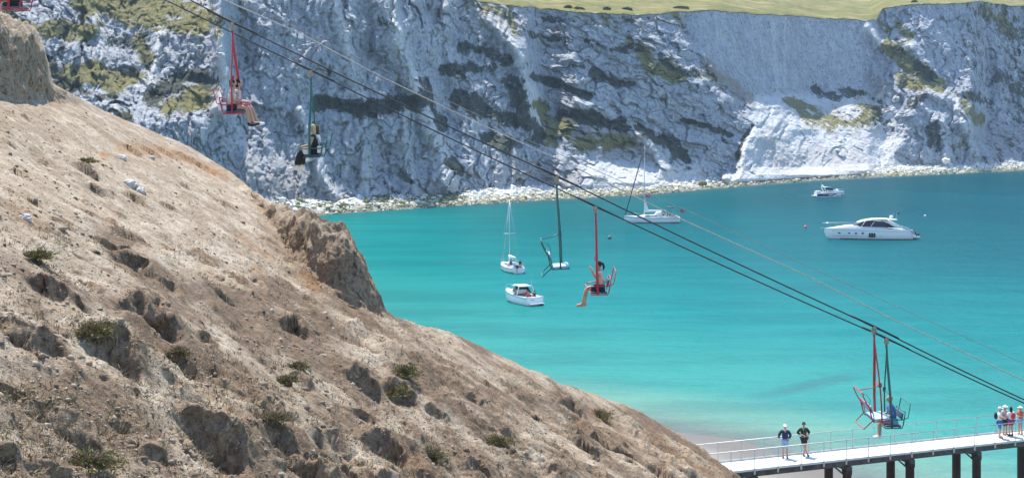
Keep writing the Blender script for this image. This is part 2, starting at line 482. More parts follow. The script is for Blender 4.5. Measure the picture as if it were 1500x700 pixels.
BRINK = ([-60, 17, 60, 92, 148, 180, 222, 256, 300], [1000, 1008, 1026, 1042, 1098, 1105, 1085, 1066, 1050])
def warp_x(px, py):
    """the smooth wall and its apron meet the old face along a slanting brink"""
    b = np.interp(py, *BRINK)+fbm(px/22, py/22, 6.6, 3, 25)*16
    return px+(1102-b)*np.exp(-((px-b)/115.0)**2)
def build_cliff():
    cols = np.arange(-70, 1600, 1.45)
    nt_ = 330
    PX = np.broadcast_to(cols, (nt_, cols.size)).copy()
    t = np.linspace(0, 1, nt_)[:, None]
    yf = Yfoot(PX)
    toprow = np.interp(PX, *TOPROW)+fbm(PX*0.05, 0, 3.3, 4, 5)*2.0
    def depth(px, py):
        Y = Yfoot(px)+interp_table(warp_x(px, py), py, DEPTH)
        for pts, w, a, _ in RIDGES:
            d = seg_dist(px, py, pts); Y = Y-a*np.exp(-(d/w)**2*0.9)
        for pts, w, a in GULLY:
            d = seg_dist(px, py, pts); Y = Y+a*np.exp(-(d/w)**2)
        return Y
    Yt = depth(PX[-1:], toprow[-1:])
    ztop = EYE-(toprow[-1:]-HY)/FPX*Yt
    Z = 1.2+(ztop-1.2)*t
    Y = yf.copy()
    for _ in range(5):
        PY = HY-FPX*(Z-EYE)/Y
        Y = 0.35*Y+0.65*depth(PX, PY)
    PY = HY-FPX*(Z-EYE)/Y
    X = (PX-CX)/FPX*Y
    # relief: dipping beds in the middle, upright flutes on the left and on the wall, rubble everywhere
    PXW = warp_x(PX, PY)
    mid = sstep(770, 800, PX)*(1-sstep(1088, 1108, PXW))
    wall = sstep(1090, 1110, PXW)*(1-sstep(1265, 1290, PX))*(1-sstep(122, 138, PY))
    left = 1-sstep(760, 790, PX)
    scree = np.maximum(sstep(1094, 1112, PXW)*(1-sstep(1290, 1330, PX))*sstep(128, 145, PY), 0.9*sstep(222, 246, PY-0.05*(PX-930))*sstep(830, 870, PX)*(1-sstep(1010, 1060, PX)))
    q = PY-0.42*PX; p = PX+0.42*PY
    beds = fbm(q/16.0, p/110.0, 0.3, 3, 11, 0.45, True)*1.5
    flut = fbm(PX/13.0+fbm(PX/60, PY/60, 1, 2, 3)*1.2, PY/75.0, 0.7, 4, 21, 0.5, True)*2.2
    wu, wv = fbm(PX/30, PY/30, 4.4, 3, 15)*0.7, fbm(PX/30, PY/30, 8.4, 3, 16)*0.7
    pm1, ck1 = plates(p/46+wu, q/17+wv, 17); pm2, ck2 = plates(p/19+wu, q/9+wv, 18)
    pl1, cl1 = plates(PX/24+wu, PY/52+wv, 19); pl2, cl2 = plates(PX/11+wu, PY/20+wv, 20)
    facet = mid*(1.9*pm1+0.9*pm2+1.3*ck1+0.6*ck2)+(1-mid)*(1.7*pl1+0.9*pl2+0.9*cl1+0.5*cl2)
    crack = mid*np.maximum(ck1, 0.6*ck2)+(1-mid)*np.maximum(0.7*cl1, 0.5*cl2)
    fine_fl = fbm(PX/5.0, PY/60.0, 2.2, 3, 31)*0.5
    rock = fbm(X/16, Y/16, Z/16, 6, 41, 0.56)*3.4
    crag = fbm(X/4.5, Y/4.5, Z/4.5, 4, 51, 0.62, True)*1.2
    amp = np.clip(1-0.85*wall-0.50*scree, 0.1, 1)*(0.70-0.05*mid)*(1-0.22*sstep(335, 380, PX)*(1-sstep(440, 520, PX)))
    disp = (facet+0.5*mid*beds+left*flut*0.55+(1-mid-left).clip(0, 1)*flut*0.35)*amp+(0.8*rock+0.5*crag)*amp+wall*fine_fl
    slopes = fbm(PX/14+PY/16, PY/60, 5, 4, 61, 0.55, True)*0.4*scree
    fadef = sstep(0, 0.04, t)
    edge = 1-0.6*sstep(0.97, 1, t)
    D = (disp+slopes)*(0.35+0.65*fadef)*edge
    Y2 = Y+D
    X2 = (PX-CX)/FPX*Y2+fbm(X/6, Z/6, 3.1, 3, 71)*0.8*amp
    Z2 = Z+fbm(X/5, Y/5, Z/5+9, 3, 81)*0.7*amp*fadef*edge
    # vegetation, turf and soil that grow on it
    wob = fbm(X/7, Y/14, Z/7, 4, 91)
    PY2 = HY-FPX*(Z2-EYE)/Y2
    veg = paint_mask(PX, PY2, VEG, wob)
    gr = paint_mask(PX, PY2, GRASS, wob)
    so = paint_mask(PX, PY2, SOIL, wob)
    gr = np.maximum(gr, 0.75*sstep(0.985, 1.0, t)*np.ones_like(PX))
    ledge = sstep(0.8, 2.4, disp)*0.22*(1-scree)*(1-wall)     # plants hold in the hollows
    veg = np.maximum(veg*np.clip(1+0.10*disp, 0.6, 1.4), ledge)
    veg = np.maximum(veg, 0.42*crack*sstep(-0.1, 0.5, wob)*(1-scree)*(1-wall))
    clean_sunlit = np.zeros_like(PX)
    for pts, w, a, f in RIDGES:
        if f > 0:
            d = seg_dist(PX, PY2, pts)+wob*w*0.5
            clean_sunlit = np.maximum(clean_sunlit, min(1, f*1.15)*np.exp(-(d/(w*0.9))**2))
    clean_sunlit = np.maximum(clean_sunlit, 0.95*scree)  # scree colour whitened to strengthen the sunlight on it
    clean_sunlit = np.maximum(clean_sunlit, wall*0.05)
    paint = np.stack([veg, gr, so, np.ones_like(veg)], -1)
    P = np.stack([X2, Y2, Z2], -1)
    o = grid_mesh('chalk_cliff', P, mat_cliff(), {'paint': paint, 'clean_sunlit': clean_sunlit})
    tag(o, kind='structure')
    return cols, P[-1]

cliff_cols, cliff_top = build_cliff()

# ------------------------------------------------------------------ turf above the cliff
def mat_turf():
    m, nt, b = new_mat('clifftop_turf'); t = NT(nt); P = t.pos()
    n1 = t.noise(P, 0.03, 5, 0.6); n2 = t.noise(t.scale(P, (1, 0.3, 1)), 0.35, 5, 0.7)
    col = t.ramp(n1, [(0.3, (0.13, 0.135, 0.038)), (0.5, (0.18, 0.17, 0.055)), (0.7, (0.235, 0.20, 0.08))])
    col = t.mix(t.ramp(n2, [(0.35, 0.6), (0.55, 0.0)]), col, (0.10, 0.115, 0.035))
    n7 = t.noise(t.scale(P, (0.5, 1.5, 1)), 0.12, 4, 0.6)
    col = t.mix(t.ramp(n7, [(0.52, 0.0), (0.66, 0.7)]), col, (0.34, 0.28, 0.15))
    t.link(col, b.inputs['Base Color']); b.inputs['Roughness'].default_value = 0.95
    b.inputs['Specular IOR Level'].default_value = 0.1
    t.link(t.bump(t.noise(P, 0.8, 5, 0.7), 0.8, 0.8), b.inputs['Normal'])
    return m
def turf_z(px, back, ztop): return ztop+0.35*sstep(0, 3, back)+0.135*np.minimum(back, 420)+0.02*np.maximum(back-420, 0)
def build_turf():
    back = np.concatenate([[-0.4], np.linspace(0, 60, 50)[1:]**1.0, np.linspace(70, 420, 36), np.linspace(480, 800, 6)])
    sub = slice(0, None, 2)
    px = cliff_cols[sub]; e = cliff_top[sub]
    B = back[:, None]*np.ones(px.size)
    dirx = (px-CX)/FPX
    ez = np.convolve(np.pad(e[:, 2], 4, mode='edge'), np.ones(9)/9, 'valid')
    Zt = turf_z(px[None], B, ez[None]*sstep(0, 8, B)+e[:, 2][None]*(1-sstep(0, 8, B)))
    Yt = e[:, 1][None]+B; Xt = e[:, 0][None]+dirx[None]*B
    Zt = Zt+fbm(Xt/25, Yt/25, 0.2, 4, 101)*1.2*sstep(2, 20, B)+fbm(Xt/3, Yt/3, 0.4, 2, 103)*0.15
    o = grid_mesh('clifftop_grassland', np.stack([Xt, Yt, Zt], -1), mat_turf())
    tag(o, kind='structure')
build_turf()

# ------------------------------------------------------------------ far beach below the cliff
def mat_beach():
    m, nt, b = new_mat('shingle'); t = NT(nt); P = t.pos()
    w = t.attr('wet').outputs['Fac']
    n1 = t.noise(P, 1.2, 5, 0.7)
    col = t.ramp(n1, [(0.3, (0.40, 0.39, 0.35)), (0.6, (0.62, 0.60, 0.55))])
    col = t.mix(w, col, (0.13, 0.125, 0.09))
    t.link(col, b.inputs['Base Color']); b.inputs['Roughness'].default_value = 0.9
    t.link(t.bump(n1, 1.0, 0.5), b.inputs['Normal'])
    return m
def beach_z(px, t): return -1.0+4.2*t**0.8
def build_far_beach():
    cols = np.arange(-70, 1600, 3.0); n = 26
    t = np.linspace(0, 1, n)[:, None]*np.ones(cols.size)
    px = np.broadcast_to(cols, t.shape)
    Y0 = Ywater(px)-2.5; Y1 = Yfoot(px)+4
    Y = Y0+(Y1-Y0)*t; X = (px-CX)/FPX*Y
    Z = beach_z(px, t)+fbm(X/4, Y/4, 0.5, 4, 111)*0.5
    wet = 1-sstep(0.25, 0.55, t+fbm(X/9, Y/9, 0.1, 3, 113)*0.25)
    tag(grid_mesh('far_beach', np.stack([X, Y, Z], -1), mat_beach(), {'wet': wet}), kind='structure')
build_far_beach()

def icosa(sub=1):
    bm = bmesh.new(); bmesh.ops.create_icosphere(bm, subdivisions=sub, radius=1.0)
    v = np.array([p.co[:] for p in bm.verts]); f = np.array([[q.index for q in p.verts] for p in bm.faces]); bm.free()
    return v, f
ICO_V, ICO_F = icosa(1)
def scatter_rocks(name, pos, size, mat, seed, tint=None, flat=0.7):
    rng = np.random.RandomState(seed); n = len(pos); k = len(ICO_V)
    V = np.empty((n, k, 3))
    base = ICO_V[None]*(1+rng.uniform(-0.32, 0.32, (n, k, 1)))
    sc = size[:, None]*rng.uniform(0.6, 1.3, (n, 3)); sc[:, 2] *= flat
    a = rng.uniform(0, 6.28, n); ca, sa = np.cos(a)[:, None], np.sin(a)[:, None]
    b = base*sc[:, None, :]
    V[..., 0] = b[..., 0]*ca-b[..., 1]*sa; V[..., 1] = b[..., 0]*sa+b[..., 1]*ca; V[..., 2] = b[..., 2]
    V += pos[:, None, :]
    F = (ICO_F[None]+(np.arange(n)*k)[:, None, None]).reshape(-1)
    me = bpy.data.meshes.new(name); nf = n*len(ICO_F)
    me.vertices.add(n*k); me.vertices.foreach_set('co', V.astype(np.float32).ravel())
    me.loops.add(nf*3); me.polygons.add(nf)
    me.loops.foreach_set('vertex_index', F.astype(np.int32))
    me.polygons.foreach_set('loop_start', np.arange(0, nf*3, 3, dtype=np.int32))
    me.update(calc_edges=True)
    tv = np.repeat(tint if tint is not None else rng.rand(n), k)
    at_ = me.attributes.new('tint', 'FLOAT', 'POINT'); at_.data.foreach_set('value', tv.astype(np.float32))
    me.materials.append(mat)
    o = bpy.data.objects.new(name, me); COL.objects.link(o)
    return o
def mat_tint(name, stops, rough=0.9, nscale=2.0):
    m, nt, b = new_mat(name); t = NT(nt)
    c = t.ramp(t.attr('tint').outputs['Fac'], stops)
    n = t.noise(t.pos(), nscale, 4, 0.65)
    c = t.mix(t.ramp(n, [(0.3, 0.5), (0.6, 0.0)]), c, t.mix(0.55, c, (0.05, 0.05, 0.04)))
    t.link(c, b.inputs['Base Color']); b.inputs['Roughness'].default_value = rough
    b.inputs['Specular IOR Level'].default_value = 0.2
    return m
def build_boulders():
    rng = np.random.RandomState(4)
    n = 22000
    px = rng.uniform(380, 1520, n)
    t = np.clip(rng.beta(1.6, 1.6, n)*0.95+0.12, 0, 1)
    Y0 = Ywater(px)-2.5; Y1 = Yfoot(px)+4
    Y = Y0+(Y1-Y0)*t; X = (px-CX)/FPX*Y
    size = 0.12+rng.gamma(0.9, 0.15, n)
    keep = (px > 660) | (rng.rand(n) < 0.5)
    z = beach_z(px, t)+size*0.2
    # lower boulders carry yellow-green weed, upper ones are bare chalk
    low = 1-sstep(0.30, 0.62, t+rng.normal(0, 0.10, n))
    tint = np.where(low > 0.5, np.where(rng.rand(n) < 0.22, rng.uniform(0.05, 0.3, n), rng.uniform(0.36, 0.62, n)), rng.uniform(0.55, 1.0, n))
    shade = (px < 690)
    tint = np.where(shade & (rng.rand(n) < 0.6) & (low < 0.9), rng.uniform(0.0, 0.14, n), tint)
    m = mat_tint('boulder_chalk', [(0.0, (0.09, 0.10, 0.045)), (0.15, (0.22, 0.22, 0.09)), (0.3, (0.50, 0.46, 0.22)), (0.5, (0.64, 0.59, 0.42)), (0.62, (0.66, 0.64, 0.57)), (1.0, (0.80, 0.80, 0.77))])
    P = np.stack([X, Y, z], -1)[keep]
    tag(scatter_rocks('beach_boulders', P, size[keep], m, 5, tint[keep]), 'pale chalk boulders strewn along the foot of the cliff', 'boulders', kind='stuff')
build_boulders()

# ================================================================== SEA
SHORE = [(26.5, 70), (24.5, 82), (22.3, 91), (18.4, 98), (16.4, 101.8), (13.5, 104), (8, 108), (-4, 116), (-20, 130), (-40, 160), (-70, 215), (-85, 262)]
def mat_sea():
    m, nt, b = new_mat('sea_water'); t = NT(nt); P = t.pos()
    dep = t.attr('depth').outputs['Fac']
    n1 = t.noise(t.scale(P, (1, 0.5, 1)), 0.018, 5, 0.6, 0.4)
    d = t.math('ADD', dep, t.math('MULTIPLY', t.math('SUBTRACT', n1, 0.5), t.math('MULTIPLY', dep, 0.35)))
    col = t.ramp(d, [(0.0, (0.14, 0.13, 0.10)), (0.018, (0.14, 0.19, 0.135)), (0.05, (0.125, 0.255, 0.18)), (0.13, (0.032, 0.22, 0.175)), (0.38, (0.002, 0.168, 0.155)), (0.66, (0.0, 0.098, 0.106)), (1.0, (0.0, 0.048, 0.066))])
    wn_ = t.noise(t.scale(P, (0.35, 1.2, 1)), 0.09, 5, 0.65)
    col = t.mix(t.ramp(wn_, [(0.40, 0.28), (0.60, 0.0)]), col, (0.0, 0.055, 0.065))
    weed = t.attr('weed').outputs['Fac']
    n2 = t.noise(t.scale(P, (1, 0.6, 1)), 0.05, 5, 0.6)
    wf = t.ramp(t.math('ADD', weed, t.math('MULTIPLY', t.math('SUBTRACT', n2, 0.5), 0.9)), [(0.45, 0.0), (0.75, 0.75)])
    col = t.mix(wf, col, (0.025, 0.085, 0.095))
    nt.nodes.remove(b)
    dif = nt.nodes.new('ShaderNodeBsdfDiffuse'); glo = nt.nodes.new('ShaderNodeBsdfGlossy'); mx = nt.nodes.new('ShaderNodeMixShader')
    t.link(col, dif.inputs['Color']); glo.inputs['Roughness'].default_value = 0.14; glo.inputs['Color'].default_value = (0.9, 0.95, 1, 1)
    mx.inputs[0].default_value = 0.12
    t.link(dif.outputs[0], mx.inputs[1]); t.link(glo.outputs[0], mx.inputs[2]); t.link(mx.outputs[0], nt.nodes['Material Output'].inputs['Surface'])
    w1 = t.noise(t.scale(P, (0.8, 1.3, 1)), 1.1, 3, 0.55, 0.3)
    w2 = t.noise(t.scale(P, (0.6, 1.2, 1)), 0.22, 3, 0.5, 0.3)
    w3 = t.noise(P, 4.5, 2, 0.5)
    h = t.math('ADD', t.math('ADD', t.math('MULTIPLY', w1, 0.55), w2), t.math('MULTIPLY', w3, 0.10))
    bn = t.bump(h, 0.9, 0.5)
    t.link(bn, dif.inputs['Normal']); t.link(t.bump(h, 0.6, 0.4), glo.inputs['Normal'])
    return m
def build_sea():
    xs = np.concatenate([np.linspace(-1500, -260, 20), np.linspace(-250, 320, 260), np.linspace(340, 1500, 20)])
    ys = np.concatenate([np.linspace(-600, 50, 10), np.linspace(56, 640, 330), np.linspace(680, 1500, 12)])
    X, Y = np.meshgrid(xs, ys)
    d = seg_dist(X, Y, SHORE)
    pxx = CX+FPX*X/np.maximum(Y, 1)
    # sea bed falls away from the near beach and rises again to the far shore
    yw = Ywater(np.clip(pxx, -80, 1620))
    far = np.clip(yw-Y, 0, None)
    depth = 1-np.exp(-d/125.0)
    depth = np.clip(depth*1.12, 0, 1)
    shoal = np.exp(-(far/16.0)**1.0)
    depth = depth*(1-0.12*np.exp(-((far-30)/25.0)**2)*(1-sstep(1000, 1300, pxx)))
    weed = 0.9*np.exp(-(far/13.0))*sstep(650, 760, pxx)+0.6*np.exp(-(far/5.0))
    for (a, c, w, s) in [((1100, 582), (1240, 552), 10, .62), ((820, 432), (1000, 440), 6, .35), ((640, 385), (900, 370), 5, .4), ((1270, 330), (1500, 345), 12, .4), ((1060, 440), (1180, 430), 8, .3), ((470, 345), (760, 350), 6, .3), ((1000, 300), (1180, 285), 5, .45)]:
        A = Vector(((a[0]-CX)/FPX, 1, 0))*(FPX*EYE/(a[1]-HY)); C = Vector(((c[0]-CX)/FPX, 1, 0))*(FPX*EYE/(c[1]-HY))
        ww = w*A.y*A.y/(FPX*EYE)
        dd = seg_dist(X, Y, [(A.x, A.y), (C.x, C.y)])
        weed = np.maximum(weed, s*np.exp(-(dd/ww)**2))
    Z = np.zeros_like(X)
    tag(grid_mesh('sea', np.stack([X, Y, Z], -1), mat_sea(), {'depth': depth, 'weed': weed}), kind='structure')
build_sea()

# near beach under the pier
def mat_sand():
    m, nt, b = new_mat('beach_sand'); t = NT(nt); P = t.pos()
    n = t.noise(P, 0.5, 5, 0.6); n2 = t.noise(P, 6, 4, 0.7)
    c = t.ramp(n, [(0.3, (0.17, 0.155, 0.125)), (0.7, (0.23, 0.21, 0.17))])
    c = t.mix(t.ramp(n2, [(0.35, 0.4), (0.5, 0.0)]), c, (0.10, 0.09, 0.075))
    c = t.mix(t.attr('wet').outputs['Fac'], c, (0.115, 0.10, 0.085))
    t.link(c, b.inputs['Base Color']); b.inputs['Roughness'].default_value = 0.75
    t.link(t.bump(n2, 0.5, 0.05), b.inputs['Normal'])
    return m
def build_near_beach():
    xs = np.linspace(-90, 30, 150); ys = np.linspace(45, 265, 220)
    X, Y = np.meshgrid(xs, ys)
    d = seg_dist(X, Y, SHORE)
    sx = np.interp(Y, [p[1] for p in SHORE], [p[0] for p in SHORE])
    sgn = np.where(X < sx, 1, -1)
    wob = fbm(X/9, Y/9, 0.2, 3, 121)*1.2
    s = sgn*d+wob
    Z = np.where(s > 0, 0.06*s+0.004*s*s*(s < 12)+(s >= 12)*(0.004*144+0.03*(s-12)), 0.10*s)
    Z = np.clip(Z, -2, 6)
    tag(grid_mesh('near_beach', np.stack([X, Y, Z], -1), mat_sand(), {'wet': 1-sstep(1.5, 7, s)}), kind='structure')
build_near_beach()

# ================================================================== NEAR HILLSIDE
HB, HC, HA = -0.604, -0.029, -5.35
TOPP = ([-200, -60, 0, 25, 50, 64, 70, 76, 100, 185, 280, 340, 410, 470, 505, 530, 560, 567, 600, 660, 730, 800, 870, 940, 1000, 1065, 1100, 1200],
        [-60, 10, 42, 54, 66, 92, 110, 132, 141, 180, 218, 256, 320, 350, 361, 402, 452, 466, 475, 490, 521, 560, 577, 606, 641, 690, 720, 810])
BASEP = ([-200, -60, 0, 40, 76, 100, 185, 280, 340, 380, 430, 470, 505, 530, 560, 567, 600, 660, 730, 800, 870, 940, 1000, 1065, 1100, 1200],
         [70, 128, 148, 158, 148, 141, 180, 218, 256, 294, 382, 426, 448, 459, 466, 467, 475, 490, 521, 560, 577, 606, 641, 690, 720, 810])
def smooth_prof(tab, px, w=0):
    return np.interp(px, *tab)
SCOOPS = [ # centre column, row, width, height (px on the photograph)
 (80,426,60,37),(229,467,84,62),(27,490,58,50),(73,503,40,30),(174,522,80,66),(277,535,52,32),(260,563,24,22),(98,590,84,50),(27,553,55,26),(315,627,104,88),
 (411,636,62,40),(434,485,48,36),(535,567,48,36),(535,602,34,15),(443,547,34,18),(457,677,80,50),(120,682,110,46),(10,636,34,60),(201,387,62,28),(184,341,36,18),(157,353,36,20),
 (162,317,22,17),(129,243,38,16),(143,265,28,15),(127,281,18,8),(195,280,30,15),(37,170,16,11),(81,198,18,11),(14,161,12,9),(63,219,16,9),(17,197,24,6),(586,588,52,34),(696,604,42,22),
 (564,648,66,38),(632,676,30,24),(582,692,38,20),(736,656,40,17),(820,672,34,19),(840,596,36,22),(844,626,34,15),(878,640,30,23),(916,660,38,22),(860,664,42,25),(968,692,36,20),
 (52,384,30,10),(375,600,40,20),(500,640,44,22),(640,620,34,14),(340,560,38,16),(230,640,50,22),(180,600,36,18),(60,650,46,22),(380,520,36,12),(300,500,34,14),(120,450,30,14),(520,690,50,22),(700,690,40,18),(780,610,26,10),(30,250,26,10),(50,300,24,9),(90,330,26,10),(250,420,40,14),(330,430,36,12),
 (196,221,40,8),(222,222,36,8),(246,224,34,8),(268,231,34,9),(290,241,34,9),(312,252,34,8),(415,415,26,14),(380,440,30,12),(345,405,34,10),(300,370,40,10),(455,440,24,12),
]
_pq = np.arange(-320, 1321, 1.0)
def _smooth(tab, w):
    y = np.interp(_pq, *tab)
    for _ in range(2): y = np.convolve(np.pad(y, w//2, mode='edge'), np.ones(w//2*2+1)/(w//2*2+1), 'valid')
    return (_pq, y)
BASEP = _smooth(BASEP, 90)
TOPP = _smooth(TOPP, 4)
def hill_base(px):
    k = (px-CX)/FPX
    ys = np.interp(px, *BASEP)
    return -HA/(HB*k+HC+(ys-HY)/FPX)
_pxs = np.linspace(-200, 1200, 2801)
_yr = np.clip(hill_base(_pxs), 30, 46)
_yr = np.convolve(np.pad(_yr, 60, mode='edge'), np.ones(121)/121, 'valid')
def Yridge(px): return np.interp(px, _pxs, _yr)
SC = []
rngs = random.Random(3)
for (sx, sy, sw, sh) in SCOOPS:
    k = (sx-CX)/FPX
    Yc = -HA/(HB*k+HC+(sy-HY)/FPX)
    if Yc <= 0 or Yc > 60: Yc = 40
    s = FPX/Yc
    SC.append((k*Yc, Yc, 0.5*sw/s, 1.12*sh/s, rngs.uniform(-0.45, 0.25)))
for i in range(520):      # smaller hollows between the big ones
    sx = rngs.uniform(-20, 1000); sy = rngs.uniform(260, 720)
    if sy < np.interp(sx, *TOPP)+35: continue
    if rngs.random() < 0.5*(sy < 450): continue
    k = (sx-CX)/FPX; Yc = -HA/(HB*k+HC+(sy-HY)/FPX); s = FPX/Yc
    sw = rngs.uniform(8, 26); sh = sw*rngs.uniform(0.3, 0.6)
    SC.append((k*Yc, Yc, 0.5*sw/s, 0.8*sh/s, rngs.uniform(-0.7, 0.4)))

def hill_z(X, Y, fine=True):
    """height of the hillside above the sea, and bare-scarp / orange masks"""
    px = CX+FPX*X/Y
    Yr = Yridge(px)
    zb = EYE+HA+HB*X+HC*Y
    base_row = np.interp(px, *BASEP); top_row = np.interp(px, *TOPP)
    zr = EYE-(base_row-HY)/FPX*Yr
    plane_r = EYE+HA+HB*(px-CX)/FPX*Yr+HC*Yr
    w = sstep(0.45, 1.0, Y/Yr)
    z = zb+w*(zr-plane_r)
    # long swell of the slope
    z = z+fbm(X/7, Y/7, 0.5, 3, 131)*0.35*(1-sstep(0.8, 0.98, Y/Yr))
    # craggy step up to the outcrops on the crest
    step = (base_row-top_row)/FPX*(Yr+0.8)
    jag = fbm(X/1.6, Y/1.6, z/1.2, 4, 141)*0.35
    z = z+step*sstep(-0.1, 0.75, Y-Yr-0.1+jag)
    tail = 0.1+2.1*sstep(0.0, 0.7, step)
    tdr = np.clip(Y-Yr-tail, 0, None)
    z = z-np.where(tdr < 4, 0.16*tdr**2, 2.56+1.28*(tdr-4))
    z = z+fbm(X*1.3, Y*1.3, z*1.3, 5, 143, 0.6)*0.30*sstep(0.1, 0.8, step)*sstep(-0.3, 0.6, Y-Yr)
    face = (step > 0.2)*np.exp(-((Y-Yr-0.3)/0.5)**2)
    # scarplets: small turf-capped steps whose worn side looks towards the viewer
    scar = np.zeros_like(z)
    wx = fbm(X*1.6, Y*1.6, 0.9, 3, 151)
    wf = fbm(X*6.5, Y*6.5, 0.4, 3, 153, 0.6)
    cap = np.zeros_like(z)
    for (cx, cy, hw, hh, ang) in SC:
        m = (np.abs(X-cx) < hw*3+0.3) & (np.abs(Y-cy) < hw*4+hh*2+0.4)
        if not m.any(): continue
        dx, dy = X[m]-cx, Y[m]-cy
        ca, sa = math.cos(ang), math.sin(ang)
        u = dx*ca+dy*sa; v = -dx*sa+dy*ca
        lat = np.exp(-(np.abs(u)/(hw*0.95))**4)
        v = v+hw*0.45*(u/hw)**2+wx[m]*hw*0.5+wf[m]*min(0.07, hw*0.2)
        sw = 0.22*hh+0.03
        st = sstep(-sw, sw, v)
        up = np.exp(-np.clip(v, 0, None)/(hw*1.1))
        dn = np.exp(-np.clip(-v, 0, None)/(hw*0.8))
        z[m] += lat*hh*(0.66*st*up-0.62*(1-st)*dn)
        cap[m] = np.maximum(cap[m], np.exp(-(np.abs(u)/(hw*1.3))**2)*st*np.exp(-np.clip(v, 0, None)/(hw*1.4)))
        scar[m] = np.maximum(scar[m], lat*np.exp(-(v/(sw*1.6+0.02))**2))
    if fine:
        hk = sstep(270, 480, HY-FPX*(zb-EYE)/Y)      # the lower slope is rougher than the swept upper one
        patch = sstep(-0.25, 0.45, fbm(X/2.2, Y/2.2, 0.7, 2, 163))
        near_crest = 1-sstep(0.93, 1.0, Y/Yr)*0.25
        z = z+fbm(X*1.1, Y*1.1, 0.3, 6, 161, 0.55)*(0.05+0.11*hk*(0.4+1.6*patch))*near_crest
        r = fbm(X*4.2, Y*4.2, 0.8, 4, 171, 0.6)
        z = z+r*(0.014+0.05*hk*patch)*near_crest
        z = z+np.abs(pnoise(X*9, Y*9, 0.1, 181))*0.03*hk*patch
    hill_z.cap = cap
    return z, scar, face

def mat_hill():
    m, nt, b = new_mat('sandy_slope'); t = NT(nt); P = t.pos()
    n1 = t.noise(P, 0.35, 6, 0.6); n2 = t.noise(P, 1.7, 6, 0.68); n3 = t.noise(P, 9.0, 5, 0.7); n4 = t.noise(P, 40.0, 3, 0.7)
    mask = t.attr('mask'); sep = nt.nodes.new('ShaderNodeSeparateColor'); t.link(mask.outputs['Color'], sep.inputs[0])
    scar, litter, orange = sep.outputs
    col = t.ramp(n1, [(0.3, (0.33, 0.25, 0.168)), (0.5, (0.405, 0.315, 0.222)), (0.7, (0.47, 0.375, 0.272))])
    pale = t.ramp(n2, [(0.46, 0.0), (0.62, 0.85)])
    col = t.mix(pale, col, (0.61, 0.52, 0.40))
    lf = t.ramp(t.math('ADD', t.math('MULTIPLY', litter, 0.62), t.math('MULTIPLY', n2, 0.5)), [(0.42, 0.0), (0.60, 0.92)])
    lcol = t.ramp(n3, [(0.32, (0.105, 0.070, 0.048)), (0.55, (0.20, 0.135, 0.088)), (0.72, (0.27, 0.21, 0.12))])
    col = t.mix(lf, col, lcol)
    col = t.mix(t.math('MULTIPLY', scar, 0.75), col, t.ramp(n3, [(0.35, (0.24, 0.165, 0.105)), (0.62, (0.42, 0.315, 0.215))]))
    col = t.mix(t.ramp(n3, [(0.36, 0.8), (0.47, 0.0)]), col, (0.14, 0.10, 0.07))
    col = t.mix(t.ramp(n4, [(0.38, 0.6), (0.48, 0.0)]), col, (0.13, 0.095, 0.065))
    col = t.mix(t.math('MULTIPLY', orange, t.ramp(n2, [(0.35, 0.2), (0.6, 1.0)])), col, (0.36, 0.19, 0.085))
    t.link(col, b.inputs['Base Color']); b.inputs['Roughness'].default_value = 0.95
    b.inputs['Specular IOR Level'].default_value = 0.12
    h = t.math('ADD', t.math('MULTIPLY', n3, 0.7), t.math('MULTIPLY', n4, 0.35))
    t.link(t.bump(h, 1.0, 0.10), b.inputs['Normal'])
    return m

